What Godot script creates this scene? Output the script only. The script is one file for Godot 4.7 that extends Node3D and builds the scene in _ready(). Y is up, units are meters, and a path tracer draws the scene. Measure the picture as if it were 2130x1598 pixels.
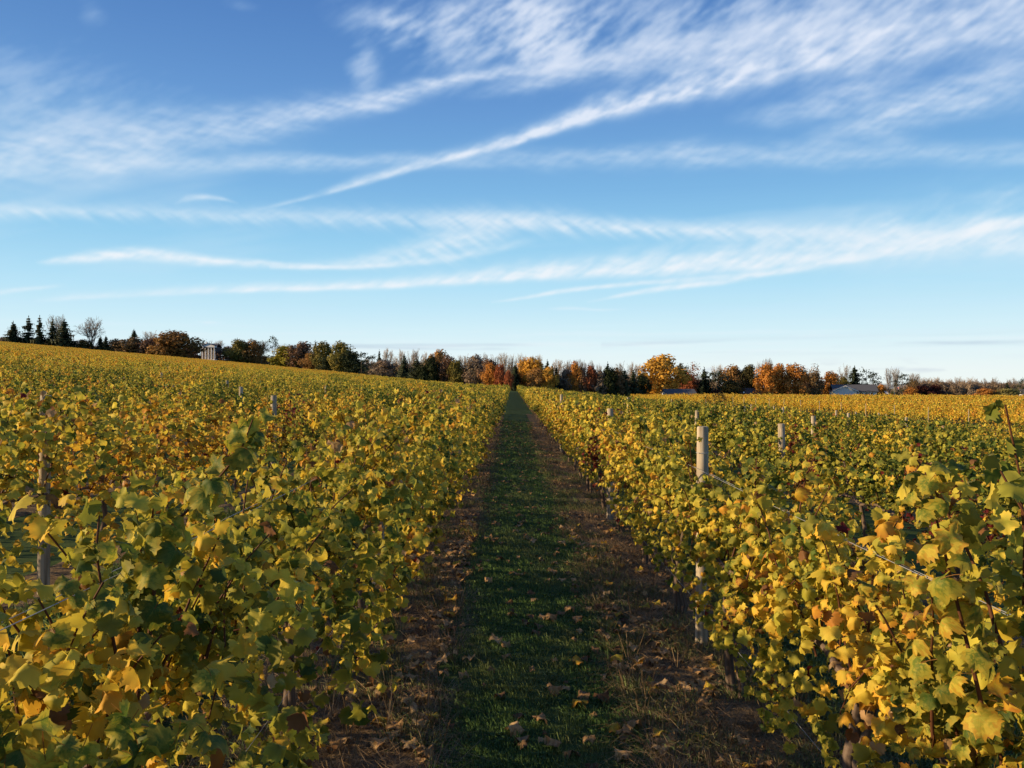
extends Node3D
# A vineyard in late autumn: two trellised rows either side of a mown grass path, a hill of vines on
# the left, a golden block on the right, a line of trees and a few houses behind. Metres, y up; the
# camera stands on the path at the origin, 2 m up, and looks along -z. "d" below is distance along -z.

const EYE := 2.0
const ROW_GAP := 3.05
const SUN_TO := Vector3(-0.944, 0.309, 0.116)
const RNG_SEED := 20817

var rng := RandomNumberGenerator.new()
var names := {}
var mats := {}
var nz := FastNoiseLite.new()
var nz_fine := FastNoiseLite.new()

# ---------------------------------------------------------------- terrain
func height(x: float, d: float) -> float:
	d = maxf(d, 0.0)
	if x <= 0.0:
		var a := minf(-x, 285.0)
		var h := 0.088 * (4.0 * log(1.0 + exp((a - 8.0) / 4.0)) - 4.0 * log(1.0 + exp(-2.0)))
		if d > 395.0:
			h -= 0.015 * (minf(d, 700.0) - 395.0) * smoothstep(10.0, 60.0, a)
		return h
	var s := 0.07 + 0.03 * smoothstep(30.0, 100.0, d)
	if x <= 26.0:
		return -s * x
	var g := -1.8 - 1.4 * smoothstep(140.0, 290.0, d) - 0.0125 * (minf(x, 300.0) - 36.0) * smoothstep(100.0, 290.0, d)
	return lerpf(-26.0 * s, g, smoothstep(26.0, 36.0, x))

func on_ground(x: float, d: float, up := 0.0) -> Vector3:
	return Vector3(x, height(x, d) + up, -d)

# ---------------------------------------------------------------- nodes
func numbered(called: String) -> String:
	var n: int = names.get(called, 0)
	names[called] = n + 1
	return called if n == 0 else "%s_%03d" % [called, n]

func tag(o: Node3D, label: String, category: String, group := "") -> Node3D:
	if label: o.set_meta("label", label)
	if category: o.set_meta("category", category)
	if group: o.set_meta("group", group)
	return o

func thing(called: String, label: String, category: String, at: Vector3, turn := 0.0, group := "") -> Node3D:
	var o := Node3D.new()
	o.name = numbered(called)
	add_child(o)
	o.position = at
	o.rotation.y = turn
	return tag(o, label, category, group)

func part(called: String, m: Mesh, mat: Material, parent: Node3D, kind := "") -> MeshInstance3D:
	var o := MeshInstance3D.new()
	o.name = called
	o.mesh = m
	if mat: o.set_surface_override_material(0, mat)
	parent.add_child(o, true)
	if kind: o.set_meta("kind", kind)
	return o

func sole(called: String, m: Mesh, mat: Material, label: String, category: String, group := "", kind := "") -> MeshInstance3D:
	var o := MeshInstance3D.new()
	o.name = numbered(called)
	o.mesh = m
	if mat: o.set_surface_override_material(0, mat)
	add_child(o)
	tag(o, label, category, group)
	if kind: o.set_meta("kind", kind)
	return o

func scatter(called: String, m: Mesh, mat: Material, where: Array, tints: Array, parent: Node3D = null) -> MultiMeshInstance3D:
	var mm := MultiMesh.new()
	mm.transform_format = MultiMesh.TRANSFORM_3D
	mm.use_colors = tints.size() > 0
	mm.mesh = m
	mm.instance_count = where.size()
	for i in where.size():
		mm.set_instance_transform(i, where[i])
		if tints.size() > 0: mm.set_instance_color(i, tints[i])
	var o := MultiMeshInstance3D.new()
	o.multimesh = mm
	o.material_override = mat
	o.set_meta("kind", "stuff")
	if parent:
		o.name = called
		parent.add_child(o, true)
	else:
		o.name = numbered(called)
		add_child(o)
	return o

# ---------------------------------------------------------------- meshes
class Mesher:
	var v := PackedVector3Array()
	var n := PackedVector3Array()
	var c := PackedColorArray()
	var u := PackedVector2Array()
	var i := PackedInt32Array()

	func tri(a: Vector3, b: Vector3, e: Vector3, nrm: Vector3, col := Color.WHITE) -> void:
		var k := v.size()
		if (b - a).cross(e - a).dot(nrm) > 0.0:
			var t := b
			b = e
			e = t
		v.append(a); v.append(b); v.append(e)
		for q in 3:
			n.append(nrm); c.append(col); u.append(Vector2(v[k + q].x + v[k + q].z, v[k + q].y))
		i.append(k); i.append(k + 1); i.append(k + 2)

	func quad(a: Vector3, b: Vector3, e: Vector3, f: Vector3, nrm: Vector3, col := Color.WHITE) -> void:
		tri(a, b, e, nrm, col)
		tri(a, e, f, nrm, col)

	func face(a: Vector3, b: Vector3, e: Vector3, f: Vector3, away: Vector3, col := Color.WHITE) -> void:
		var m := (b - a).cross(e - a).normalized()
		if m.dot(away) < 0.0: m = -m
		quad(a, b, e, f, m, col)

	func box(lo: Vector3, hi: Vector3, col := Color.WHITE) -> void:
		var p := []
		for k in 8:
			p.append(Vector3(hi.x if k & 1 else lo.x, hi.y if k & 2 else lo.y, hi.z if k & 4 else lo.z))
		quad(p[0], p[1], p[3], p[2], Vector3(0, 0, -1), col)
		quad(p[4], p[5], p[7], p[6], Vector3(0, 0, 1), col)
		quad(p[0], p[2], p[6], p[4], Vector3(-1, 0, 0), col)
		quad(p[1], p[3], p[7], p[5], Vector3(1, 0, 0), col)
		quad(p[0], p[1], p[5], p[4], Vector3(0, -1, 0), col)
		quad(p[2], p[3], p[7], p[6], Vector3(0, 1, 0), col)

	func tube(path: Array, radii: Array, sides: int, col := Color.WHITE, caps := false) -> void:
		var k0 := v.size()
		var run := 0.0
		for s in path.size():
			var p: Vector3 = path[s]
			var ahead: Vector3 = path[mini(s + 1, path.size() - 1)] - path[maxi(s - 1, 0)]
			ahead = ahead.normalized()
			var side := ahead.cross(Vector3.RIGHT if absf(ahead.x) < 0.8 else Vector3.UP).normalized()
			var other := ahead.cross(side)
			if s > 0: run += p.distance_to(path[s - 1])
			for q in sides + 1:
				var an := TAU * q / sides
				var nn := side * cos(an) + other * sin(an)
				v.append(p + nn * radii[s]); n.append(nn); c.append(col); u.append(Vector2(float(q) / sides, run))
		for s in path.size() - 1:
			for q in sides:
				var a := k0 + s * (sides + 1) + q
				var b := a + sides + 1
				for w: Vector3i in [Vector3i(a, b, a + 1), Vector3i(a + 1, b, b + 1)]:
					if (v[w.y] - v[w.x]).cross(v[w.z] - v[w.x]).dot(n[a]) > 0.0:
						i.append(w.x); i.append(w.z); i.append(w.y)
					else:
						i.append(w.x); i.append(w.y); i.append(w.z)
		if caps:
			var e := path.size() - 1
			var up: Vector3 = (path[e] - path[e - 1]).normalized()
			for q in sides:
				tri(path[e], v[k0 + e * (sides + 1) + q], v[k0 + e * (sides + 1) + q + 1], up, col)

	func stamp(t: Dictionary, x: Transform3D, inner: Color, outer: Color) -> void:
		var k := v.size()
		var tv: PackedVector3Array = t.v
		var tn: PackedVector3Array = t.n
		var tw: PackedFloat32Array = t.w
		var tu: PackedVector2Array = t.u
		for q in tv.size():
			v.append(x * tv[q])
			n.append((x.basis * tn[q]).normalized())
			c.append(inner.lerp(outer, tw[q]))
			u.append(tu[q])
		for q: int in t.i:
			i.append(k + q)

	func mesh() -> ArrayMesh:
		var a := []
		a.resize(Mesh.ARRAY_MAX)
		a[Mesh.ARRAY_VERTEX] = v
		a[Mesh.ARRAY_NORMAL] = n
		a[Mesh.ARRAY_COLOR] = c
		a[Mesh.ARRAY_TEX_UV] = u
		a[Mesh.ARRAY_INDEX] = i
		var m := ArrayMesh.new()
		m.add_surface_from_arrays(Mesh.PRIMITIVE_TRIANGLES, a)
		return m

func box_mesh(lo: Vector3, hi: Vector3) -> ArrayMesh:
	var b := Mesher.new()
	b.box(lo, hi)
	return b.mesh()

# ---------------------------------------------------------------- materials
func lin(r: float, g: float, b: float) -> Color:
	return Color(r, g, b).linear_to_srgb()

func solid(key: String, base: Color, rough := 0.85, back := 0.0, tinted := false) -> StandardMaterial3D:
	if mats.has(key): return mats[key]
	var m := StandardMaterial3D.new()
	m.resource_name = key
	m.albedo_color = base.linear_to_srgb()
	m.roughness = rough
	m.metallic_specular = 0.25
	m.vertex_color_use_as_albedo = tinted
	if back > 0.0:
		m.backlight_enabled = true
		m.backlight = Color(back, back, back * 0.92).linear_to_srgb()
	mats[key] = m
	return m

# pigments of the leaves, linear
const PIGMENT := [
	[0.052, 0.088, 0.020], [0.105, 0.148, 0.028], [0.205, 0.205, 0.032], [0.415, 0.385, 0.054], [0.630, 0.500, 0.068],
	[0.640, 0.385, 0.044], [0.430, 0.190, 0.034], [0.190, 0.095, 0.040], [0.400, 0.270, 0.140], [0.130, 0.020, 0.018],
]
const STYLE := {
	"yellowgreen": [1.1, 2.6, 4.2, 4.6, 3.0, 0.7, 0.2, 0.9, 0.6, 0.12],
	"green": [2.0, 4.4, 4.4, 2.6, 1.0, 0.25, 0.1, 0.4, 0.2, 0.05],
	"yellow": [0.4, 1.2, 2.6, 4.4, 5.0, 1.6, 0.4, 0.9, 0.6, 0.10],
	"gold": [0.2, 0.7, 1.9, 2.8, 4.8, 3.6, 0.9, 1.0, 0.3, 0.1],
	"amber": [0.1, 0.4, 1.3, 1.8, 4.0, 4.6, 1.4, 1.3, 0.3, 0.0],
	"red": [0.8, 2.2, 3.4, 2.6, 1.2, 0.6, 1.0, 1.6, 0.2, 4.2],
}

func pigment(k: int, jit := 0.18) -> Color:
	var p: Array = PIGMENT[k]
	var f := 1.0 + rng.randf_range(-jit, jit)
	return Color(p[0] * f * rng.randf_range(0.92, 1.08), p[1] * f, p[2] * f)

# picks a pigment; "mood" in 0..1 moves the choice so that neighbouring leaves agree
func pick(weights: Array, mood: float) -> int:
	var total := 0.0
	for w in weights: total += w
	var r := clampf(mood * 0.62 + rng.randf() * 0.38 , 0.0, 0.999)
	if rng.randf() < 0.25: r = rng.randf()
	r *= total
	for k in weights.size():
		r -= weights[k]
		if r <= 0.0: return k
	return 3

# ---------------------------------------------------------------- leaves
const LOBES := [[0, 1.0], [13, 0.93], [25, 0.81], [36, 0.88], [50, 0.96], [63, 0.90], [76, 0.81], [92, 0.86], [108, 0.89], [124, 0.82], [142, 0.75], [160, 0.63], [174, 0.22]]

func leaf_radius(deg: float) -> float:
	deg = absf(deg)
	for k in LOBES.size() - 1:
		if deg <= LOBES[k + 1][0]:
			return lerpf(LOBES[k][1], LOBES[k + 1][1], (deg - LOBES[k][0]) / (LOBES[k + 1][0] - LOBES[k][0]))
	return 0.14

# a grape leaf: centre at the petiole's junction, tip along +y, face to +z; fine: two rings of faces and a stalk
func leaf_shape(seed_: int, fine: bool, curl: float, fold: float, wave: float) -> Dictionary:
	var r := RandomNumberGenerator.new()
	r.seed = seed_
	var pts := []
	var rim := []
	var idx := PackedInt32Array()
	var outline := []
	if fine:
		for k in 36:   # toothed margin
			var an := -174.0 + 348.0 * k / 35.0
			outline.append([an, leaf_radius(an) * (1.05 if k % 2 == 1 else 0.92)])
	else:
		for an in [0, 12, 24, 48, 63, 78, 104, 124, 158]: outline.append([an, leaf_radius(an)])
		for an in [-158, -124, -104, -78, -63, -48, -24, -12]: outline.append([an, leaf_radius(an)])
	var ph := r.randf() * TAU
	pts.append(Vector3.ZERO)
	rim.append(0.0)
	var count := outline.size()
	var ring := 0.52
	if fine:
		for k in 12:
			var o: Array = outline[k * 3 + 1]
			var rr: float = leaf_radius(o[0]) * ring
			var a := deg_to_rad(o[0])
			pts.append(Vector3(sin(a) * rr, cos(a) * rr, 0.0))
			rim.append(0.35)
	for o in outline:
		var rr: float = o[1] * r.randf_range(0.92, 1.06)
		var a := deg_to_rad(o[0] + r.randf_range(-2.0, 2.0))
		pts.append(Vector3(sin(a) * rr, cos(a) * rr, 0.0))
		rim.append(r.randf_range(0.7, 1.1))
	for k in pts.size():
		var x: float = pts[k].x
		var y: float = pts[k].y
		var q := x * x + y * y
		pts[k].z = -curl * q - fold * absf(x) + wave * q * sin(3.0 * atan2(x, y) + ph) + wave * 0.5 * q * q * sin(7.0 * atan2(x, y) + ph * 2.0)
	if fine:
		for k in 12:
			var a := 1 + k
			var b := 1 + (k + 1) % 12
			idx.append_array(PackedInt32Array([0, a, b]))
			var o := 13 + k * 3 + 1
			var o1 := 13 + (k * 3 + 2) % 36
			var o2 := 13 + (k * 3 + 3) % 36
			var o3 := 13 + (k * 3 + 4) % 36
			idx.append_array(PackedInt32Array([a, o, o1, a, o1, b, b, o1, o2, b, o2, o3]))
	else:
		for k in count:
			idx.append_array(PackedInt32Array([0, 1 + k, 1 + (k + 1) % count]))
	var nrm := []
	nrm.resize(pts.size())
	nrm.fill(Vector3.ZERO)
	for k in range(0, idx.size(), 3):
		var a: Vector3 = pts[idx[k]]
		var f: Vector3 = (pts[idx[k + 2]] - a).cross(pts[idx[k + 1]] - a)
		if f.z < 0.0:
			f = -f
			var t := idx[k + 1]
			idx[k + 1] = idx[k + 2]
			idx[k + 2] = t
		for q in 3: nrm[idx[k + q]] += f
	var uv := PackedVector2Array()
	for k in pts.size():
		nrm[k] = nrm[k].normalized()
		uv.append(Vector2(0.5 + pts[k].x * 0.48, 0.5 - pts[k].y * 0.48))
	if fine:   # the stalk, a thin bent strip
		var k0 := pts.size()
		for s in 4:
			var y := -0.32 * s
			var z := -0.16 * s * s * 0.5
			for side in [-1.0, 1.0]:
				pts.append(Vector3(0.022 * side, y, z))
				nrm.append(Vector3(0, 0.4, 1).normalized())
				rim.append(0.0)
				uv.append(Vector2(0.01, 0.01))
		for s in 3:
			var a := k0 + s * 2
			idx.append_array(PackedInt32Array([a, a + 1, a + 2, a + 1, a + 3, a + 2]))
	return {"v": PackedVector3Array(pts), "n": PackedVector3Array(nrm), "w": PackedFloat32Array(rim), "u": uv, "i": idx}

func leaf_mesh(t: Dictionary) -> ArrayMesh:
	var m := Mesher.new()
	m.stamp(t, Transform3D(), Color.WHITE, Color.WHITE)
	return m.mesh()

# pigment of one leaf: paler veins, blotches between them, browned margin
func leaf_picture(a: Array, b: Array, edge: Array, spots: float, seed_: int) -> ImageTexture:
	var size := 96
	var im := Image.create_empty(size, size, false, Image.FORMAT_RGB8)
	var f := FastNoiseLite.new()
	f.seed = seed_
	f.frequency = 0.045
	f.fractal_octaves = 3
	var ca := Color(a[0], a[1], a[2])
	var cb := Color(b[0], b[1], b[2])
	var ce := Color(edge[0], edge[1], edge[2])
	for py in size:
		for px in size:
			var x := (float(px) / size - 0.5) / 0.48
			var y := (0.5 - float(py) / size) / 0.48
			var rr := sqrt(x * x + y * y)
			var deg := rad_to_deg(atan2(x, y))
			var lim := leaf_radius(deg)
			var g := f.get_noise_2d(px, py)
			var vein := 1.0
			for q: float in [0.0, 50.0, -50.0, 106.0, -106.0]:
				var off := deg_to_rad(deg - q)
				if absf(off) < 1.4:
					var across := absf(sin(off)) * rr
					vein = minf(vein, across / (0.035 - 0.02 * rr))
					var along := cos(off) * rr
					vein = minf(vein, 0.55 + absf(fposmod(along * 5.0 - across * 3.6, 1.0) - 0.5) * 5.0)
			vein = clampf(vein, 0.0, 1.0)
			var near_vein := clampf(1.2 - vein * 0.4 - rr * 0.7 + g * 1.1, 0.0, 1.0)
			var col := ca.lerp(cb, smoothstep(0.2, 0.75, near_vein))
			var rimmed := smoothstep(0.66, 0.98, rr / lim + g * 0.5)
			col = col.lerp(ce, rimmed * 0.8)
			var blot := smoothstep(0.34, 0.42, f.get_noise_2d(px * 1.8 + 300.0, py * 1.8))
			col = col.lerp(ce, blot * spots)
			col = col.lerp(col * 1.0 + Color(0.10, 0.09, 0.03), (1.0 - vein) * 0.7)
			col *= 0.92 + 0.2 * g
			if px < 4 and py < 4: col = Color(0.22, 0.11, 0.03)
			im.set_pixel(px, py, Color(clampf(col.r, 0, 1), clampf(col.g, 0, 1), clampf(col.b, 0, 1)).linear_to_srgb())
	return ImageTexture.create_from_image(im)

var leaf_fine: Array = []      # dictionaries
var leaf_fine_mesh: Array = [] # meshes of the same
var leaf_plain: Array = []
var leaf_mat: Array = []       # by pigment, two of each
var foliage_mat: StandardMaterial3D
var wood_vine: StandardMaterial3D
var cane_mat: StandardMaterial3D

func make_leaf_kit() -> void:
	var how := [[0.30, 0.22, 0.26], [0.55, 0.40, 0.32], [0.20, 0.62, 0.30], [0.80, 0.18, 0.42], [0.40, 0.85, 0.34], [-0.30, 0.34, 0.36], [1.00, 0.55, 0.45], [0.15, 0.20, 0.50]]
	for k in how.size():
		var t := leaf_shape(100 + k, true, how[k][0], how[k][1], how[k][2])
		leaf_fine.append(t)
		leaf_fine_mesh.append(leaf_mesh(t))
	for k in 6:
		leaf_plain.append(leaf_shape(200 + k, false, how[k][0], how[k][1], how[k][2]))
	var b_of := [[0.05, 0.10, 0.022], [0.055, 0.11, 0.02], [0.085, 0.13, 0.022], [0.14, 0.19, 0.026], [0.34, 0.32, 0.04], [0.50, 0.36, 0.04], [0.48, 0.28, 0.03], [0.15, 0.08, 0.035], [0.33, 0.21, 0.10], [0.10, 0.05, 0.02]]
	var edge := [[0.10, 0.12, 0.025], [0.20, 0.20, 0.03], [0.34, 0.27, 0.035], [0.45, 0.34, 0.04], [0.50, 0.28, 0.035], [0.36, 0.13, 0.025], [0.22, 0.07, 0.02], [0.11, 0.06, 0.03], [0.26, 0.15, 0.07], [0.06, 0.012, 0.012]]
	for k in PIGMENT.size():
		var two := []
		for s in 2:
			var m := StandardMaterial3D.new()
			m.resource_name = "leaf_%d_%d" % [k, s]
			m.albedo_texture = leaf_picture(PIGMENT[k], b_of[k], edge[k], [0.35, 0.85][s], 40 + k * 2 + s)
			m.roughness = 0.6
			m.metallic_specular = 0.3
			m.backlight_enabled = true
			m.backlight = lin(0.82, 0.80, 0.66)
			two.append(m)
		leaf_mat.append(two)
	foliage_mat = solid("foliage", Color.WHITE, 0.6, 0.82, true)
	foliage_mat.metallic_specular = 0.3
	wood_vine = bark("vine_bark", [0.075, 0.050, 0.036], [0.17, 0.135, 0.11])
	cane_mat = solid("cane", Color(0.085, 0.036, 0.018), 0.6)

func bark(key: String, dark: Array, pale: Array) -> StandardMaterial3D:
	var im := Image.create_empty(64, 128, false, Image.FORMAT_RGB8)
	var f := FastNoiseLite.new()
	f.seed = key.length() * 7
	f.frequency = 0.05
	f.fractal_octaves = 4
	for y in 128:
		for x in 64:
			var an := TAU * x / 64.0
			var g := f.get_noise_3d(cos(an) * 28.0, sin(an) * 28.0, y * 0.45) * 0.9 + 0.5
			im.set_pixel(x, y, Color(lerpf(dark[0], pale[0], g), lerpf(dark[1], pale[1], g), lerpf(dark[2], pale[2], g)).linear_to_srgb())
	var m := StandardMaterial3D.new()
	m.resource_name = key
	m.albedo_texture = ImageTexture.create_from_image(im)
	m.roughness = 0.9
	m.metallic_specular = 0.2
	m.heightmap_enabled = true
	m.heightmap_texture = m.albedo_texture
	m.heightmap_scale = 0.5
	return m

# ---------------------------------------------------------------- grapevines
# frame of a leaf at p whose face looks along "out" and whose tip hangs down
func leaf_frame(p: Vector3, out: Vector3, size: float, swing: float) -> Transform3D:
	var nn := out.normalized()
	var tip := Vector3(rng.randf_range(-swing, swing), -1.0, rng.randf_range(-swing, swing))
	tip = (tip - nn * tip.dot(nn)).normalized()
	var b := Basis(tip.cross(nn), tip, nn)
	return Transform3D(b.scaled(Vector3(size, size, size)), p)

# where the leaves of one vine hang: hedge of the given length about the origin, along z
func canopy(count: int, length: float, top: float, seed_: int, canes: Array, low := 0.32) -> Array:
	var out := []
	var along_canes := int(count * 0.56)
	var guard := 0
	while out.size() < along_canes and canes.size() > 0 and guard < count * 3:
		guard += 1
		var cn: Array = canes[rng.randi() % canes.size()]
		var t := pow(rng.randf(), 0.8) * (cn.size() - 1.001)
		var k := int(t)
		var p: Vector3 = cn[k].lerp(cn[k + 1], t - k)
		var off := Vector3(rng.randf_range(-1, 1), rng.randf_range(-0.3, 0.7), rng.randf_range(-1, 1)).normalized() * rng.randf_range(0.02, 0.12)
		var nn := Vector3(off.x * 8.0 + p.x * 1.2 + rng.randf_range(-0.5, 0.5), 0.45 + rng.randf_range(-0.6, 0.9), off.z * 8.0 + rng.randf_range(-0.7, 0.7))
		out.append([p + off, nn])
	while out.size() < count:
		var z := rng.randf_range(-0.5, 0.5) * length
		var edge := top + nz.get_noise_2d(z * 55.0 + seed_ * 37.0, 4.0) * 0.28 - 0.06
		var low_edge := low + nz.get_noise_2d(z * 40.0 + seed_ * 11.0, 90.0) * 0.34
		var y := lerpf(low_edge, edge, pow(rng.randf(), 0.68))
		var fat := (0.40 + nz.get_noise_2d(z * 45.0 + seed_ * 19.0, y * 45.0) * 0.34) * (1.0 - 0.45 * smoothstep(1.2, 1.75, y)) * smoothstep(0.1, 0.75, y)
		var side := -1.0 if rng.randf() < 0.5 else 1.0
		var x := side * fat * sqrt(rng.randf_range(0.25, 1.0)) * (1.15 if side > 0.0 else 0.9) + 0.17 * smoothstep(0.1, 0.8, y)
		if nz.get_noise_3d(x * 70.0 + seed_, y * 70.0, z * 70.0) < -0.16: continue
		out.append([Vector3(x, y, z), Vector3(side * rng.randf_range(-0.2, 1.2), rng.randf_range(-0.4, 1.0), rng.randf_range(-1.0, 1.0))])
	return out

func cane_paths(count: int, length: float, top: float) -> Array:
	var out := []
	for k in count:
		var z := (float(k) + rng.randf_range(0.1, 0.9)) / count * length - length * 0.5
		var side := -1.0 if rng.randf() < 0.5 else 1.0
		var p := Vector3(rng.randf_range(-0.04, 0.04), rng.randf_range(0.76, 0.92), z)
		var lean := Vector3(side * rng.randf_range(0.05, 0.42) + 0.14, 1.0, rng.randf_range(-0.35, 0.35))
		var droops := rng.randf() < 0.46
		var reach := rng.randf_range(0.55, 0.95) * (top - 0.78) / 0.8 * (1.15 if not droops else 1.25)
		var path := [p]
		for s in 6:
			p += lean.normalized() * reach / 6.0
			path.append(p)
			lean += Vector3(rng.randf_range(-0.14, 0.14) + side * 0.05, -0.42 if droops else -0.03, rng.randf_range(-0.16, 0.16))
		out.append(path)
	for k in maxi(2, int(count * 0.28)):
		var p := Vector3(rng.randf_range(-0.15, 0.15), top - 0.45, rng.randf_range(-0.48, 0.48) * length)
		var lean := Vector3(rng.randf_range(-0.35, 0.35), 1.0, rng.randf_range(-0.4, 0.4))
		var path := [p]
		for s in 6:
			p += lean.normalized() * rng.randf_range(0.09, 0.125)
			path.append(p)
			lean += Vector3(rng.randf_range(-0.15, 0.15), -0.06, rng.randf_range(-0.15, 0.15))
		out.append(path)
	return out

func thick(n: int, a: float, b: float) -> Array:
	var r := []
	for k in n: r.append(lerpf(a, b, float(k) / (n - 1)))
	return r

func trunk_mesh(sides: int) -> ArrayMesh:
	var m := Mesher.new()
	var p := Vector3(rng.randf_range(-0.05, 0.05), -0.05, rng.randf_range(-0.1, 0.1))
	var path := []
	for s in 7:
		path.append(p)
		p += Vector3(rng.randf_range(-0.03, 0.03), 0.145, rng.randf_range(-0.04, 0.04))
	m.tube(path, thick(7, 0.036, 0.024), sides)
	var head: Vector3 = path[6]
	if rng.randf() < 0.6:
		var second := []
		for s in 7: second.append(path[s] + Vector3(0.03 + 0.02 * sin(s * 1.3), 0.0, 0.10 - 0.012 * s))
		m.tube(second, thick(7, 0.024, 0.016), sides)
	for dir in [-1.0, 1.0]:
		var arm := [head]
		for s in 4: arm.append(head + Vector3(rng.randf_range(-0.03, 0.03), rng.randf_range(0.0, 0.05) + 0.02, dir * 0.24 * (s + 1)))
		m.tube(arm, thick(5, 0.022, 0.010), sides)
	return m.mesh()

# a vine with its parts, at the origin; near ones have every leaf of the visible side as a part of its own
func vine_body(o: Node3D, style: String, seed_: int, leaves: int, own: int, top: float, eye_from: Vector3, skip_z := 99.0, low := 0.30) -> void:
	var length := 2.3
	var paths := cane_paths(20 if own > 0 else 12, length * 0.92, top)
	part("trunk", trunk_mesh(9 if own > 0 else 5), wood_vine, o)
	var all_canes := Mesher.new()
	for path: Array in paths:
		if own > 0:
			var m := Mesher.new()
			m.tube(path, thick(path.size(), 0.0065, 0.0026), 6)
			part("cane", m.mesh(), cane_mat, o)
		else:
			all_canes.tube(path, thick(path.size(), 0.0075, 0.003), 3)
	if own <= 0:
		part("canes", all_canes.mesh(), cane_mat, o, "stuff")
	var spots := canopy(leaves, length, top, seed_, paths, low)
	if own > 0:
		var far := func(a: Array, b: Array) -> bool: return a[0].distance_squared_to(eye_from) - (a[0].x * eye_from.x * 1.2) < b[0].distance_squared_to(eye_from) - (b[0].x * eye_from.x * 1.2)
		spots.sort_custom(far)
	var rest := Mesher.new()
	var weights: Array = STYLE[style]
	var k := 0
	for s: Array in spots:
		var p: Vector3 = s[0]
		if absf(p.z - skip_z) < 0.22 and p.y > 1.34: continue
		var mood := clampf(0.5 + nz_fine.get_noise_3d(p.x * 60.0 + seed_ * 31.0, p.y * 60.0, p.z * 60.0) * 1.3, 0.0, 1.0)
		var tone := pick(weights, mood)
		var size := lerpf(0.020, 0.052, pow(rng.randf(), 1.2)) if own > 0 else lerpf(0.024, 0.056, pow(rng.randf(), 1.2))
		if tone >= 7: size *= 0.8
		var x := leaf_frame(p, s[1], size, 0.9)
		if k < own:
			part("leaf", leaf_fine_mesh[rng.randi() % 8], leaf_mat[tone][0 if rng.randf() < 0.65 else 1], o).transform = x
		else:
			var inner := pigment(tone)
			var outer := pigment(clampi(tone + (1 if rng.randf() < 0.6 else 0), 0, 8) if tone < 7 else tone)
			rest.stamp(leaf_fine[rng.randi() % 8] if own > 0 else leaf_plain[rng.randi() % 6], x, inner, outer)
		k += 1
	part("foliage", rest.mesh(), foliage_mat, o, "stuff")

# one long shoot with large leaves standing out of a near vine
func shoot(o: Node3D, path: Array, count: int, size: float, tones: Array) -> void:
	var m := Mesher.new()
	m.tube(path, thick(path.size(), 0.0065, 0.0022), 7)
	part("cane", m.mesh(), cane_mat, o)
	for k in count:
		var t := (k + 0.6) / count * (path.size() - 1.001)
		var q := int(t)
		var p: Vector3 = path[q].lerp(path[q + 1], t - q)
		var an := k * 2.4 + rng.randf_range(-0.5, 0.5)
		var off := Vector3(cos(an), rng.randf_range(0.0, 0.5), sin(an)).normalized()
		var x := leaf_frame(p + off * size * 0.95, off + Vector3(0, rng.randf_range(-0.1, 0.8), 0), size * rng.randf_range(0.62, 1.1) * lerpf(1.0, 0.72, float(k) / count), 0.7)
		part("leaf", leaf_fine_mesh[rng.randi() % 8], leaf_mat[tones[rng.randi() % tones.size()]][0 if rng.randf() < 0.7 else 1], o).transform = x

# a length of hedge for rows too far to pick their vines apart: leaf sprays only
func hedge_mesh(style: String, seed_: int, length: float, leaves: int, size: float, top: float) -> ArrayMesh:
	var m := Mesher.new()
	var paths := cane_paths(int(length * 3.0), length, top)
	var spots := canopy(leaves, length, top, seed_, paths, 0.32)
	var weights: Array = STYLE[style]
	for s: Array in spots:
		var p: Vector3 = s[0]
		var mood := clampf(0.5 + nz_fine.get_noise_3d(p.x * 50.0 + seed_ * 31.0, p.y * 50.0, p.z * 50.0) * 1.3, 0.0, 1.0)
		var tone := pick(weights, mood)
		var x := leaf_frame(p, s[1], size * rng.randf_range(0.7, 1.2), 0.8)
		var b := x.basis
		var col := pigment(tone) * 1.05
		var a := x.origin - b.x * 0.8 - b.y * 0.1
		var e := x.origin + b.x * 0.8 - b.y * 0.1
		var up := x.origin - b.y * 0.55 + b.z * 0.1
		var dn := x.origin + b.y * 0.95 - b.z * 0.15
		m.tri(a, up, dn, (b.z - b.x * 0.35).normalized(), col)
		m.tri(up, e, dn, (b.z + b.x * 0.35).normalized(), col)
	for q in int(length):
		m.tube([Vector3(0, 0, -length * 0.5 + 0.5 + q), Vector3(0, 0.9, -length * 0.5 + 0.5 + q)], [0.035, 0.025], 3, Color(0.08, 0.055, 0.04))
	return m.mesh()

func row_x(row: int) -> float:   # 1, 2 ... to the right of the path; -1, -2 ... to the left
	return 1.51 + (row - 1) * ROW_GAP if row > 0 else -1.22 + (row + 1) * ROW_GAP

func row_name(row: int) -> String:
	var side := "right" if row > 0 else "left"
	var k := absi(row)
	if k == 1: return "first row %s of grass path" % side
	return "%s row %s of grass path" % [ordinal(k), side]

func ordinal(k: int) -> String:
	var two := k % 100
	if two >= 11 and two <= 13: return "%dth" % k
	return "%d%s" % [k, ["th", "st", "nd", "rd", "th", "th", "th", "th", "th", "th"][k % 10]]

# pseudo-random in 0..1 from place, so that styles stay put
func dice(a: float, b: float) -> float:
	return fposmod(sin(a * 12.9898 + b * 78.233) * 43758.5453, 1.0)

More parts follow.
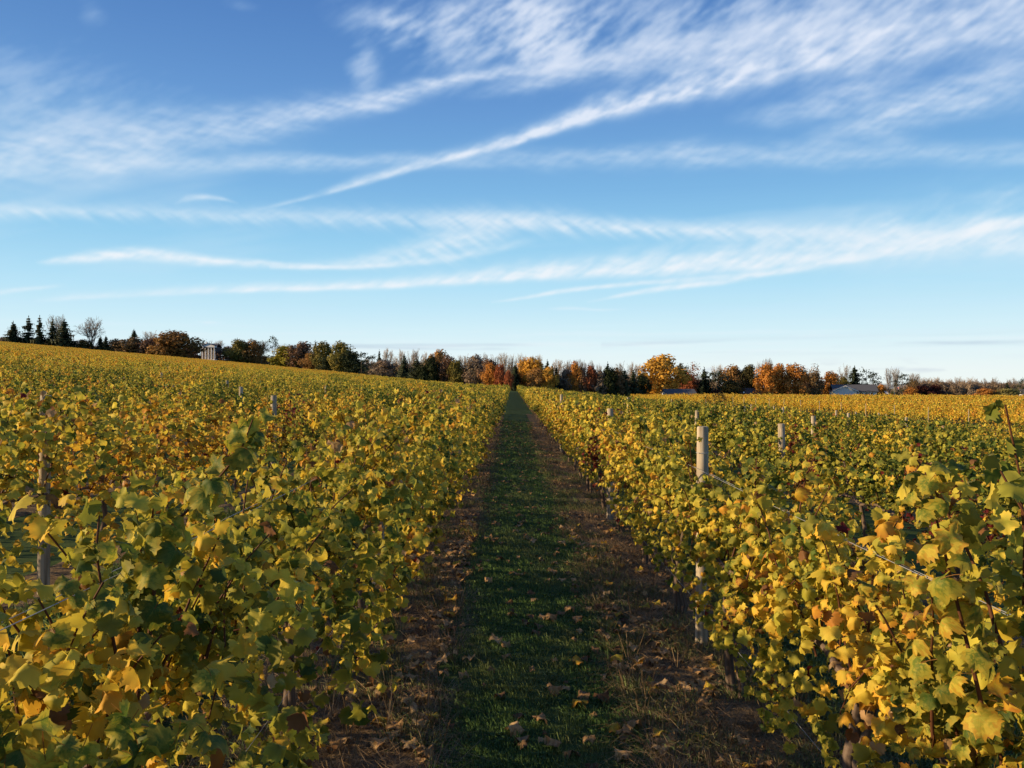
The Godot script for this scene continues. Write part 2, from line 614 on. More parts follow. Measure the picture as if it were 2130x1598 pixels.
func style_at(x: float, d: float) -> String:
	var q := dice(x, d) * 0.7 + (nz.get_noise_2d(x * 3.0, d * 1.4) + 0.5) * 0.45
	if x > 30.0: return "amber" if q > 0.24 else "gold"
	if x > 3.0: return "green" if q < (0.62 + 0.2 * smoothstep(25.0, 70.0, d)) else "yellowgreen" if q < 0.92 else "yellow"
	if x > 0.0: return "yellowgreen" if q < 0.55 else "yellow" if q < 0.85 else "green"
	if x > -3.0: return "yellowgreen" if q < 0.6 else "yellow" if q < 0.85 else "green"
	if x > -5.0 and d < 22.0: return "gold" if q > 0.35 else "yellow"
	var hill := smoothstep(14.0, 60.0, -x)
	if q < 0.42 - 0.30 * hill: return "green"
	if q < 0.72 - 0.42 * hill: return "yellowgreen"
	return "yellow" if q < 1.0 - 0.62 * hill else "gold" if q < 1.05 - 0.4 * hill else "amber"

const STYLE_WORD := {"yellowgreen": "yellow-green", "green": "mostly green", "yellow": "yellow", "gold": "golden-yellow", "amber": "amber", "red": "red-leaved"}

func row_end(x: float) -> float:
	if x > 30.0: return 286.0
	if x > 0.0: return 208.0
	return minf(208.0 + maxf(-x - 5.0, 0.0) * 1.6, 392.0)

func in_view(x: float, d: float, reach := 1.5) -> bool:
	return d > 1.0 and absf(x) < d * 0.605 + reach

func vines() -> void:
	# near vines of the two rows beside the path: [row, distance, style]
	var near := {}
	for a: Array in [
		[-1, 2.47, "yellowgreen", 1.42], [-1, 4.60, "yellowgreen", 1.46], [-1, 6.73, "yellow", 1.56], [-1, 8.87, "yellowgreen", 1.58], [-1, 11.0, "yellow", 1.60],
		[1, 1.45, "yellowgreen", 1.76], [1, 3.58, "yellow", 1.36], [1, 5.71, "yellowgreen", 1.44], [1, 7.84, "yellowgreen", 1.50], [1, 9.97, "yellow", 1.55]]:
		var x := row_x(a[0])
		var o := thing("grapevine", "", "grapevine", on_ground(x, a[1]))
		var post_d := 6.78 if a[0] > 0 else 7.80
		var skip := -(post_d - float(a[1])) if absf(post_d - float(a[1])) < 1.4 else 99.0
		vine_body(o, a[2], int(a[1] * 10.0) + int(a[0]) * 500, 1950 if a[1] < 7.5 else 1650, 290, a[3], Vector3(-x, EYE - height(x, a[1]), a[1]), skip, 0.26 if a[0] < 0 else 0.18)
		if a[1] == 2.47: shoot(o, [Vector3(0.16, 1.18, 0.0), Vector3(0.17, 1.42, -0.04), Vector3(0.20, 1.56, -0.08), Vector3(0.30, 1.66, -0.10), Vector3(0.40, 1.78, -0.10), Vector3(0.45, 1.88, -0.06)], 30, 0.060, [2, 2, 3, 3, 1, 3])
		if a[1] == 1.45:
			shoot(o, [Vector3(-0.22, 1.15, -0.85), Vector3(-0.27, 1.40, -0.87), Vector3(-0.31, 1.58, -0.88), Vector3(-0.34, 1.74, -0.9), Vector3(-0.36, 1.86, -0.92)], 30, 0.060, [3, 3, 4, 4, 5, 2])
			shoot(o, [Vector3(-0.10, 1.05, -0.50), Vector3(-0.12, 1.30, -0.55), Vector3(-0.20, 1.52, -0.60), Vector3(-0.24, 1.70, -0.58)], 20, 0.058, [4, 3, 4, 5])
		if a[1] == 4.60: shoot(o, [Vector3(0.1, 1.1, -0.75), Vector3(0.2, 1.4, -0.8), Vector3(0.24, 1.6, -0.86), Vector3(0.34, 1.74, -0.9)], 16, 0.062, [3, 4, 3, 2])
		if a[1] == 3.58: shoot(o, [Vector3(0.0, 1.1, -0.75), Vector3(-0.04, 1.4, -0.8), Vector3(0.02, 1.62, -0.86), Vector3(0.1, 1.76, -0.9)], 18, 0.060, [4, 4, 3, 5])
		var list: Array = near.get(a[0], [])
		list.append([a[1], o, a[2]])
		near[a[0]] = list
	# bodies to copy
	var kinds := {}
	for style: String in STYLE:
		var some := []
		for k in (4 if style != "red" else 1):
			var o := thing("grapevine", "", "grapevine", Vector3(0, -50, 0))
			vine_body(o, style, 900 + k * 13 + style.length() * 7, 1180, 0, 1.58, Vector3.ZERO)
			some.append(o)
		kinds[style] = some
	var used := {}
	# places of all vines within sight, nearest first
	var spots := []
	for row in range(-60, 9):
		if row == 0: continue
		var x := row_x(row)
		var d := 2.30 + dice(row, 1.0) * 2.0 - 1.0 if absi(row) > 1 else (13.13 if row < 0 else 12.1)
		while d < 70.0:
			if in_view(x, d): spots.append([Vector2(x, d).length(), row, d])
			d += 2.133
	spots.sort_custom(func(a, b): return a[0] < b[0])
	var limit := {}
	for k in mini(288, spots.size()):
		var row: int = spots[k][1]
		var d: float = spots[k][2]
		var x := row_x(row)
		var style := style_at(x, d)
		for red: Array in [[-2, 15.4], [2, 12.6], [2, 9.6], [1, 13.6], [-1, 26.0], [-2, 31.0], [4, 30.0]]:
			if red[0] == row and absf(d - red[1]) < 1.08: style = "red"
		var some: Array = kinds[style]
		var proto: Node3D = some[int(dice(d, row) * 7.0) % some.size()]
		var o: Node3D = proto
		if used.has(proto):
			o = proto.duplicate()
			o.name = numbered("grapevine")
			add_child(o)
		used[proto] = true
		o.position = on_ground(x, d)
		o.rotation.y = (dice(d, 8.0) - 0.5) * 0.16
		o.scale = Vector3(0.92 + dice(d, row) * 0.25, 0.90 + dice(row, d) * 0.17, 1.0)
		var list: Array = near.get(row, [])
		list.append([d, o, style])
		near[row] = list
		limit[row] = maxf(limit.get(row, 0.0), d)
	for row: int in near:
		var list: Array = near[row]
		list.sort_custom(func(a, b): return a[0] < b[0])
		for k in list.size():
			var what := "%s grapevine, %s from the camera in the %s" % [STYLE_WORD[list[k][2]], ordinal(k + 1), row_name(row)]
			tag(list[k][1], what, "grapevine", "grapevines in the trellised rows")
	for style: String in kinds:
		for o: Node3D in kinds[style]:
			if not used.has(o): o.free()
	# what is left of the rows: lengths of hedge
	var close := {}
	var wide := {}
	var sides := {}
	var bodies := {}
	for style: String in STYLE:
		bodies[style] = []
		for k in 3:
			bodies[style].append([hedge_mesh(style, 3000 + k * 17 + style.length(), 2.3, 760, 0.050, 1.56), hedge_mesh(style, 4000 + k * 23 + style.length(), 6.4, 1500, 0.075, 1.56)])
	for row in range(-90, 58):
		if row == 0: continue
		var x := row_x(row)
		if row > 8: x = 36.0 + (row - 9) * ROW_GAP
		var stop := row_end(x) + (dice(row, 5.0) - 0.5) * 4.0
		# beside the camera and behind it, out of the frame: the rows go on, and shade those in view
		var d: float = -7.0 if row >= -3 and row <= 2 else maxf(2.0, absf(x) / 0.62 - 8.0)
		if absi(row) == 1: d = -7.5 if row < 0 else -7.3
		if row > 8: d = maxf(46.0, x / 0.62 - 10.0)
		while d < stop:
			var seen := in_view(x, d)
			var taken := false
			if near.has(row):
				for q: Array in near[row]:
					if absf(q[0] - d) < 1.25: taken = true
			var long: bool = d > 62.0 or row < -12 or row > 8
			if absi(row) == 1 and d > -1.6 and d < 3.0: taken = true
			if not taken:
				var style := style_at(x, d)
				var k := int(dice(d, x) * 2.99)
				var key := "%s %d %d" % [style, k, 1 if long else 0]
				var list: Array = wide.get(key, [])
				var ahead := d + 3.2
				var slope := (height(x, ahead) - height(x, d)) / 3.2
				var b := Basis(Vector3.RIGHT, atan(slope))
				var fat := 0.9 + dice(d, x + 1.0) * 0.3
				b = b.scaled_local(Vector3(fat, (0.88 + dice(x, d) * 0.2) * (1.12 if row > 8 else 1.0), 1.0))
				list.append(Transform3D(b, on_ground(x, d + (2.1 if long else 0.0))))
				wide[key] = list
			d += 6.4 if long else 2.133
	var rows := thing("distant_vine_rows", "distant rows of autumn vines covering the hill and the far field", "vine rows", Vector3.ZERO)
	rows.set_meta("kind", "stuff")
	for key: String in wide:
		var w := key.split(" ")
		scatter("hedge", bodies[w[0]][int(w[1])][int(w[2])], foliage_mat, wide[key], [], rows)

# ---------------------------------------------------------------- trellis
func post_mesh(h: float, r: float, seed_: int) -> ArrayMesh:
	var m := Mesher.new()
	var path := []
	var radii := []
	for s in 7:
		var t := float(s) / 6.0
		path.append(Vector3(nz.get_noise_2d(seed_ * 9.0, s * 4.0) * 0.012, -0.1 + t * (h + 0.1), 0))
		radii.append(r * (1.06 - 0.12 * t) * (1.0 + nz.get_noise_2d(seed_ * 31.0, s * 30.0) * 0.05))
	path.append(path[6] + Vector3(0, 0.008, 0))
	radii.append(r * 0.82)
	m.tube(path, radii, 14, Color.WHITE, true)
	return m.mesh()

func post(row: int, d: float, h: float, r: float, label: String, lean := Vector2.ZERO, x_at := INF) -> void:
	var x := row_x(row) if x_at == INF else x_at
	var o := thing("trellis_post", label, "post", on_ground(x, d), dice(d, row) * TAU, "trellis posts")
	o.rotation.x = lean.x
	o.rotation.z = lean.y
	part("post", post_mesh(h, r, int(d * 7.0) + row * 3), mats["post_wood"], o)
	if d < 18.0:
		for y: float in [h - 0.20, 0.87]:
			var m := Mesher.new()
			var path := []
			for s in 13: path.append(Vector3(cos(s * TAU / 12.0) * (r * 1.02), y, sin(s * TAU / 12.0) * (r * 1.02)))
			m.tube(path, thick(13, 0.003, 0.003), 5)
			part("wire_staple", m.mesh(), mats["wire"], o)

func trellis() -> void:
	var m := bark("post_wood", [0.17, 0.145, 0.11], [0.50, 0.44, 0.34])
	m.heightmap_scale = 0.35
	m.uv1_scale = Vector3(1, 0.6, 1)
	mats["post_wood"] = m
	solid("wire", Color(0.36, 0.38, 0.40), 0.45).metallic = 0.3
	# the posts that stand out of the foliage
	post(1, 6.78, 1.76, 0.048, "pale wooden post standing free of the leaves, nearest in first row right of path", Vector2(0, -0.012))
	post(1, 13.1, 1.72, 0.050, "pale wooden post beside a red shoot, second in first row right of path")
	post(-1, 7.80, 1.57, 0.055, "dark wooden post half hidden in leaves, first row left of path", Vector2(0, 0.02))
	post(-2, 7.76, 1.82, 0.052, "thick tall weathered post among golden leaves, second row left of path", Vector2(0, -0.02))
	var far := [[-2, 15.25, 1.72, 0.056], [-3, 23.0, 1.75, 0.055], [-1, 14.2, 1.60, 0.05], [-4, 31.0, 1.80, 0.055], [-3, 33.5, 1.75, 0.05], [-6, 40.0, 1.80, 0.05],
		[2, 14.4, 1.64, 0.060], [3, 21.5, 1.72, 0.062], [2, 21.0, 1.66, 0.05], [1, 26.0, 1.78, 0.045], [2, 33.4, 1.78, 0.045], [3, 27.9, 1.80, 0.045], [3, 40.5, 1.8, 0.045], [4, 27.0, 1.82, 0.045],
		[4, 33.5, 1.82, 0.045], [4, 46.5, 1.8, 0.045], [5, 36.0, 1.85, 0.045], [5, 48.8, 1.85, 0.045], [6, 41.5, 1.85, 0.045], [7, 46.0, 1.9, 0.045], [5, 29.6, 1.8, 0.05], [6, 54.5, 1.9, 0.045], [8, 52.0, 1.9, 0.045]]
	far.sort_custom(func(a, b): return a[1] < b[1])
	var count_of := {1: 2, -1: 1, -2: 1}
	for p: Array in far:
		var n: int = count_of.get(p[0], 0) + 1
		count_of[p[0]] = n
		post(p[0], p[1], p[2], p[3], "%s trellis post, %s one seen in the %s" % ["grey wooden" if p[0] < 0 else "pale wooden", ordinal(n), row_name(p[0])])
	for k in 15:
		var d := 66.0 + k * 6.4
		post(9, d, 1.85, 0.03, "thin pale post at the edge of golden block, %s from the near end" % ordinal(k + 1), Vector2.ZERO, 35.4)
	# wires of the two rows beside the path
	for side in [-1, 1]:
		var row_says := "first row %s of grass path" % ("left" if side < 0 else "right")
		for w: Array in [[1.44, 0.06, "upper catch wire on the path side"], [1.40, -0.06, "upper catch wire on the far side"], [0.87, 0.0, "middle trunk wire"], [0.36, 0.03, "low wire near the ground"]]:
			var wire := Mesher.new()
			var path := []
			var d := -6.0
			while d < 40.0:
				var sag := 0.018 * sin(fposmod(d - 0.4, 6.4) / 6.4 * PI)
				path.append(on_ground(row_x(side) - side * w[1], d, w[0] - sag))
				d += 0.8
			wire.tube(path, thick(path.size(), 0.0013, 0.0013), 5)
			sole("trellis_wire", wire.mesh(), mats["wire"], "%s of the %s" % [w[2], row_says], "wire", "trellis wires")

# ---------------------------------------------------------------- ground
func picture(size: int, freq: float, seed_: int, stops: Array, stretch := 1.0) -> ImageTexture:
	var im := Image.create_empty(size, size, false, Image.FORMAT_RGB8)
	var f := FastNoiseLite.new()
	f.seed = seed_
	f.frequency = freq
	f.fractal_octaves = 4
	var g := FastNoiseLite.new()
	g.seed = seed_ + 5
	g.frequency = 0.11
	g.fractal_octaves = 3
	for y in size:
		for x in size:
			var a := TAU * x / size
			var b := TAU * y / size
			var r := size / TAU
			var t := 0.5 + 0.55 * f.get_noise_3d(cos(a) * r, sin(a) * r + cos(b) * r * stretch, sin(b) * r * stretch) + 0.45 * g.get_noise_2d(x, y * stretch)
			t = clampf(t, 0.0, 0.999) * (stops.size() - 1)
			var k := int(t)
			var c0: Array = stops[k]
			var c1: Array = stops[k + 1]
			im.set_pixel(x, y, Color(lerpf(c0[0], c1[0], t - k), lerpf(c0[1], c1[1], t - k), lerpf(c0[2], c1[2], t - k)).linear_to_srgb())
	return ImageTexture.create_from_image(im)

func earth(key: String, tex: ImageTexture, scale_: float, bump: float) -> StandardMaterial3D:
	var m := StandardMaterial3D.new()
	m.resource_name = key
	m.albedo_texture = tex
	m.roughness = 0.95
	m.metallic_specular = 0.15
	m.uv1_triplanar = true
	m.uv1_world_triplanar = true
	m.uv1_scale = Vector3.ONE * scale_
	m.heightmap_enabled = true
	m.heightmap_texture = tex
	m.heightmap_scale = bump
	mats[key] = m
	return m

func sheet(xs: Array, ds: Array) -> ArrayMesh:
	var m := Mesher.new()
	for d: float in ds:
		for x: float in xs:
			var h := height(x, d)
			m.v.append(Vector3(x, h, -d))
			m.n.append(Vector3(-(height(x + 0.3, d) - height(x - 0.3, d)) / 0.6, 1.0, (height(x, d + 0.3) - height(x, d - 0.3)) / 0.6).normalized())
			m.c.append(Color.WHITE)
			m.u.append(Vector2(x, d))
	var w := xs.size()
	for r in ds.size() - 1:
		for k in w - 1:
			var a := r * w + k
			m.i.append_array(PackedInt32Array([a, a + w, a + 1, a + 1, a + w, a + w + 1]))
	return m.mesh()

func structure(called: String, m: Mesh, mat: Material, label: String) -> void:
	sole(called, m, mat, label, called.replace("_", " "), "", "structure")

func grounds() -> void:
	var green := picture(256, 0.02, 11, [[0.030, 0.052, 0.018], [0.040, 0.068, 0.022], [0.052, 0.084, 0.027], [0.085, 0.096, 0.038]])
	var brown := picture(256, 0.03, 12, [[0.050, 0.036, 0.022], [0.105, 0.076, 0.044], [0.16, 0.118, 0.068], [0.25, 0.19, 0.11]])
	earth("grass_ground", green, 0.9, 2.0)
	earth("soil", brown, 1.1, 2.5)
	var xs := []
	for x in [-700, -450, -330, -285, -240, -200, -165, -135, -110, -90, -74, -60, -48, -38, -30, -24, -19, -15, -12, -10, -8, -6, -4.5, -3]: xs.append(float(x))
	for x in [-2.05, -1.55, -0.42, 0.0, 0.72, 1.5, 2.05, 3.0, 4.5, 6.0, 9.0, 13.0, 18.0, 26.0, 28.0, 30.0, 32.0, 34.0, 36.0, 45.0, 60.0, 90.0, 130.0, 180.0, 240.0, 300.0, 450.0, 700.0]: xs.append(x)
	var ds := [-30.0, -15.0, -8.0, 0.0]
	var d := 0.0
	while d < 1500.0:
		d += 1.0 if d < 20.0 else 2.5 if d < 60.0 else 8.0 if d < 420.0 else 60.0
		ds.append(d)
	structure("ground", sheet(xs, ds), mats["grass_ground"], "green ground of the vineyard running out to the tree line")
	# bare strips under the rows
	var strip_ds := []
	d = -8.0
	while d < 60.0:
		strip_ds.append(d)
		d += 0.25 if d < 16.0 else 1.0
	for row in range(-3, 4):
		if row == 0: continue
		var c := row_x(row)
		var lo := -0.5
		var hi := 0.5
		if row == 1: lo = -0.54
		if row == -1: hi = 0.70
		var sx := [lo, lo + 0.12, lo + 0.3, 0.0, hi - 0.3, hi - 0.12, hi]
		var m := Mesher.new()
		for dd: float in strip_ds:
			for k in sx.size():
				var wob: float = nz.get_noise_2d(dd * 22.0, row * 40.0 + k * 5.0) * 0.16 if k in [0, 1, 5, 6] else 0.0
				var x: float = c + sx[k] + wob
				m.v.append(Vector3(x, height(x, dd) + (0.006 if k == 0 or k == 6 else 0.016 + 0.014 * nz_fine.get_noise_2d(x * 90.0, dd * 90.0)), -dd))
				m.n.append(Vector3(0, 1, 0))
				m.c.append(Color.WHITE)
				m.u.append(Vector2(x, dd))
		for r in strip_ds.size() - 1:
			for k in 6:
				var a := r * 7 + k
				m.i.append_array(PackedInt32Array([a, a + 7, a + 1, a + 1, a + 7, a + 8]))
		structure("soil_strip", m.mesh(), mats["soil"], "brown bare soil strip under the vines of the %s" % row_name(row))

func blade_tuft(count: int, tall: float, spread: float, width: float, droop: float) -> ArrayMesh:
	var m := Mesher.new()
	for k in count:
		var an := rng.randf() * TAU
		var out := Vector3(cos(an), 0, sin(an))
		var p := out * rng.randf() * spread
		var side := Vector3(-out.z, 0, out.x).rotated(Vector3.UP, rng.randf_range(-0.8, 0.8)) * width
		var h := tall * rng.randf_range(0.5, 1.1)
		var mid := p + Vector3(0, h * 0.6, 0) + out * h * droop * 0.35
		var tip := p + Vector3(0, h * (1.0 - droop * 0.35), 0) + out * h * droop
		var nn := (Vector3.UP * 0.7 + out * 0.5).normalized()
		var col := Color.WHITE * rng.randf_range(0.75, 1.2)
		m.quad(p - side, p + side, mid + side * 0.7, mid - side * 0.7, nn, col)
		m.tri(mid - side * 0.7, mid + side * 0.7, tip, nn, col)
	return m.mesh()

func ground_cover() -> void:
	var grass_mat := solid("grass_blade", Color.WHITE, 0.6, 0.5, true)
	var tufts := [blade_tuft(22, 0.055, 0.07, 0.0022, 0.5), blade_tuft(16, 0.085, 0.06, 0.0022, 0.8), blade_tuft(26, 0.035, 0.08, 0.004, 0.6)]
	var where := [[], [], []]
	var tint := [[], [], []]
	var put := func(x: float, d: float, big: float, dry: float, kind: int) -> void:
		var b := Basis(Vector3.UP, rng.randf() * TAU).scaled(Vector3(big, big * rng.randf_range(0.7, 1.3), big))
		where[kind].append(Transform3D(b, on_ground(x, d, 0.0)))
		var g := Color(0.090, 0.180, 0.058).lerp(Color(0.150, 0.260, 0.080), rng.randf())
		tint[kind].append(g.lerp(Color(0.26, 0.21, 0.12), clampf(dry, 0.0, 1.0)))
	# the mown path
	var d := 2.6
	while d < 46.0:
		var step := 0.034 + 0.006 * d
		var x := -0.75
		while x < 1.2:
			var px: float = x + rng.randf_range(-0.5, 0.5) * step
			var pd: float = d + rng.randf_range(-0.5, 0.5) * step
			var edge_l: float = -0.50 + nz.get_noise_2d(pd * 25.0, 7.0) * 0.26 + rng.randfn(0.0, 0.04)
			var edge_r: float = 0.90 + nz.get_noise_2d(pd * 25.0, 70.0) * 0.45 + rng.randfn(0.0, 0.08)
			if px > edge_l and px < edge_r:
				var worn := smoothstep(0.0, 0.5, nz.get_noise_2d(px * 40.0 + 9.0, pd * 16.0) + 0.5 * exp(-pow((px - 0.30 - nz.get_noise_2d(pd * 20.0, 31.0) * 0.3) / 0.15, 2.0)) + 0.02)
				if rng.randf() > worn * 0.35:
					put.call(px, pd, 0.9 + 0.02 * d, worn * 0.38 * rng.randf_range(0.2, 1.2), 1 if worn > 0.5 and rng.randf() < 0.6 else (0 if rng.randf() < 0.55 else 2))
			x += step
		d += step
	# sparse grass on the strips and in the next alleys
	for k in 8200:
		var dd := 3.6 + pow(rng.randf(), 1.4) * 22.0
		var px := rng.randf_range(-1.9, -0.40) if rng.randf() < 0.4 else rng.randf_range(0.72, 2.3)
		if nz.get_noise_2d(px * 45.0 + 50.0, dd * 30.0) > (0.05 if px < 0.0 else 0.03): put.call(px, dd, rng.randf_range(0.8, 1.7), rng.randf_range(0.1, 0.9), 1)
	for k in 16000:
		var dd := 3.0 + pow(rng.randf(), 1.3) * 22.0
		var px := rng.randf_range(-4.1, -2.0) if rng.randf() < 0.6 else rng.randf_range(2.0, 4.1)
		if in_view(px, dd): put.call(px, dd, rng.randf_range(1.2, 2.2), rng.randf() * 0.25, rng.randi() % 2)
	var grass := thing("grass", "short green grass of the mown path between the vine rows", "grass", Vector3.ZERO)
	grass.set_meta("kind", "stuff")
	for k in 3: scatter("tufts", tufts[k], grass_mat, where[k], tint[k], grass)
	# straw and dead weeds on the strips
	var straw_mat := solid("straw", Color.WHITE, 0.8, 0.4, true)
	var straws := [blade_tuft(9, 0.14, 0.12, 0.0015, 2.1), blade_tuft(12, 0.060, 0.16, 0.0015, 3.2), blade_tuft(8, 0.42, 0.05, 0.002, 0.5)]
	where = [[], [], []]
	tint = [[], [], []]
	for k in 19000:
		var dd := 3.4 + pow(rng.randf(), 1.5) * 34.0
		var left := rng.randf() < 0.5
		var px := rng.randf_range(-1.75, -0.40) if left else rng.randf_range(0.74, 1.95)
		if nz.get_noise_2d(px * 35.0, dd * 22.0 + 40.0) < -0.22: continue
		var kind := 1 if rng.randf() < 0.75 else 0
		if rng.randf() < 0.025: kind = 2
		var big := rng.randf_range(0.6, 1.25)
		where[kind].append(Transform3D(Basis(Vector3.UP, rng.randf() * TAU).scaled(Vector3(big, big * (0.55 if kind == 1 else 0.8), big)), on_ground(px, dd, 0.012)))
		tint[kind].append(Color(0.15, 0.10, 0.055).lerp(Color(0.46, 0.345, 0.20), pow(rng.randf(), 1.4)))
	var straw := thing("dry_straw", "dry brown straw and dead weeds on the bare strips beside the grass path", "straw", Vector3.ZERO)
	straw.set_meta("kind", "stuff")
	for k in 3: scatter("stalks", straws[k], straw_mat, where[k], tint[k], straw)

func fallen_leaves() -> void:
	# bits of leaf too small or too far to pick apart
	var bit := leaf_shape(61, false, 0.3, 0.3, 0.5)
	var bit_mesh := leaf_mesh(bit)
	var where := []
	var tint := []
	for k in 11000:
		var dd := 3.8 + pow(rng.randf(), 1.25) * 42.0
		var q := rng.randf()
		var px := rng.randf_range(-1.9, -0.5) if q < 0.45 else rng.randf_range(0.8, 1.9) if q < 0.85 else rng.randf_range(-0.5, 0.8)
		if q >= 0.85 and rng.randf() < 0.7: continue
		if q < 0.45 and rng.randf() < 0.55: px = -0.50 - absf(rng.randfn(0.0, 0.16))
		if q < 0.85 and nz.get_noise_2d(px * 40.0, dd * 40.0) < -0.02: continue
		var s := rng.randf_range(0.020, 0.056)
		var b := Basis(Vector3.UP, rng.randf() * TAU) * Basis(Vector3.RIGHT, -PI / 2 + rng.randf_range(-0.7, 0.7))
		where.append(Transform3D(b.scaled(Vector3(s, s, s)), on_ground(px, dd, 0.035)))
		var dark := Color(0.11, 0.062, 0.033)
		tint.append(dark.lerp(Color(0.46, 0.30, 0.14), pow(rng.randf(), 1.3)))
	var litter := scatter("leaf_litter", bit_mesh, solid("litter", Color.WHITE, 0.7, 0.3, true), where, tint)
	tag(litter, "litter of small dry brown leaves along the edges of the grass path", "leaf litter")
	var dry := [leaf_picture([0.66, 0.49, 0.27], [0.54, 0.36, 0.17], [0.30, 0.17, 0.08], 0.5, 81), leaf_picture([0.50, 0.33, 0.16], [0.40, 0.24, 0.10], [0.24, 0.13, 0.06], 0.7, 82)]
	var dry_mat := []
	for k in 2:
		var m: StandardMaterial3D = leaf_mat[8][k].duplicate()
		m.resource_name = "dry_leaf_%d" % k
		m.albedo_texture = dry[k]
		dry_mat.append(m)
	var flat := []
	for k in 7: flat.append(leaf_mesh(leaf_shape(300 + k, true, [0.05, 0.12, 0.2, 0.35, 0.1, -0.2, 0.45][k], [0.05, 0.15, 0.1, 0.2, 0.3, 0.1, 0.35][k], [0.25, 0.35, 0.45, 0.4, 0.3, 0.4, 0.5][k])))
	# those one can pick out
	var spots := []
	for k in 150: spots.append(["left"])
	for k in 104: spots.append(["right"])
	for k in 26: spots.append(["grass"])
	for s: Array in spots:
		var d := 4.5 + pow(rng.randf(), 1.3) * 8.0
		var x := 0.0
		var tone := 8
		var label := ""
		if s[0] == "left":
			x = rng.randf_range(-1.2, -0.5) if rng.randf() < 0.5 else rng.randf_range(-0.78, -0.42)
		elif s[0] == "right":
			x = rng.randf_range(0.75, 1.5) if rng.randf() < 0.75 else rng.randf_range(0.6, 0.95)
		else:
			x = rng.randf_range(-0.35, 0.65)
		var q := rng.randf()
		tone = 8 if q < 0.68 else 5 if q < 0.78 else 4 if q < 0.86 else 7
		var shade: String = {8: "tan", 5: "orange-gold", 4: "pale yellow", 7: "brown"}[tone]
		var shape: int = [3, 6, 4, 5, 1][rng.randi() % 5]
		var nth := ordinal(clampi(int((d - (1.2 if s[0] != "right" else 0.4)) / 2.133) + 1, 1, 9))
		var side: String = "left" if x < 0.15 else "right"
		var place: String = {"left": "brown strip", "right": "brown strip", "grass": "grass"}[s[0]]
		if s[0] != "grass": place = "grass edge" if (x > -0.72 and x < 1.0) else place
		label = "%s %s fallen leaf on the %s beside the %s vine %s of path" % [("curled" if shape in [3, 6] else "flat") if rng.randf() < 0.5 else ("crumpled" if shape in [3, 6] else "open"), shade, place, nth, side]
		var o := sole("fallen_leaf", flat[shape], dry_mat[rng.randi() % 2] if tone == 8 else leaf_mat[tone][rng.randi() % 2], label, "leaf", "fallen leaves beside the %s vine %s of path" % [nth, side])
		var size := rng.randf_range(0.042, 0.070)
		var b := Basis(Vector3.UP, rng.randf() * TAU) * Basis(Vector3.RIGHT, -PI / 2 + rng.randf_range(-0.32, 0.32)) * Basis(Vector3.UP, rng.randf_range(-0.3, 0.3))
		o.transform = Transform3D(b.scaled(Vector3(size, size, size)), on_ground(x, d, 0.062 if s[0] != "grass" else 0.060))

# ---------------------------------------------------------------- trees (made one unit tall and one wide)
func crown_round(lobes: int, each: int, leaf: float, slim: float, gap: float) -> ArrayMesh:
	var m := Mesher.new()
	for k in lobes:
		var an := k * 2.39996 + rng.randf_range(-0.4, 0.4)
		var t := (k + 0.5) / lobes
		var y := lerpf(0.14, 0.90, t)
		var reach := 0.36 * pow(sin(PI * clampf(lerpf(0.16, 0.97, t), 0.0, 1.0)), 0.65) * rng.randf_range(0.6, 1.15)
		if k % 3 == 0: reach *= 0.35
		var c := Vector3(cos(an) * reach, y, sin(an) * reach)
		var r := rng.randf_range(0.12, 0.20)
		var tone := rng.randf_range(0.68, 1.22)
		var warm := rng.randf_range(0.9, 1.1)
		for q in each:
			var dir := Vector3(rng.randfn(), rng.randfn() * 0.9, rng.randfn()).normalized()
			var p := c + dir * r * pow(rng.randf_range(0.15, 1.0), 0.4)
			if nz.get_noise_3d(p.x * 260.0 + lobes, p.y * 260.0, p.z * 260.0 + each) < gap: continue
			var nn := (dir + Vector3(rng.randf_range(-0.7, 0.7), rng.randf_range(-0.3, 0.9), rng.randf_range(-0.7, 0.7))).normalized()
			var sd := nn.cross(Vector3(rng.randf_range(-1, 1), rng.randf_range(-1, 1), 0.3)).normalized() * leaf * rng.randf_range(0.6, 1.3)
			var up := nn.cross(sd) * rng.randf_range(0.6, 1.0)
			var f := tone * rng.randf_range(0.8, 1.2)
			var col := Color(f * warm, f, f * (2.0 - warm))
			m.tri(p - sd, p + up, p + sd, nn, col)
			m.tri(p - sd, p + sd, p - up * 0.8, nn, col)
	return m.mesh()

func trunk_limbs(top: float, limbs: int) -> ArrayMesh:
	var m := Mesher.new()
	var path := []
	for s in 6: path.append(Vector3(rng.randf_range(-0.012, 0.012) * s, -0.03 + (top + 0.03) * s / 5.0, rng.randf_range(-0.012, 0.012) * s))
	m.tube(path, thick(6, 0.028, 0.008), 6)
	for k in limbs:
		var a: Vector3 = path[2 + k % 3]
		var an := k * 2.4
		var out := Vector3(cos(an), rng.randf_range(0.5, 1.1), sin(an)).normalized() * rng.randf_range(0.22, 0.36)
		m.tube([a, a + out * 0.5 + Vector3(0, 0.02, 0), a + out + Vector3(0, 0.06, 0)], [0.012, 0.008, 0.003], 4)
	return m.mesh()

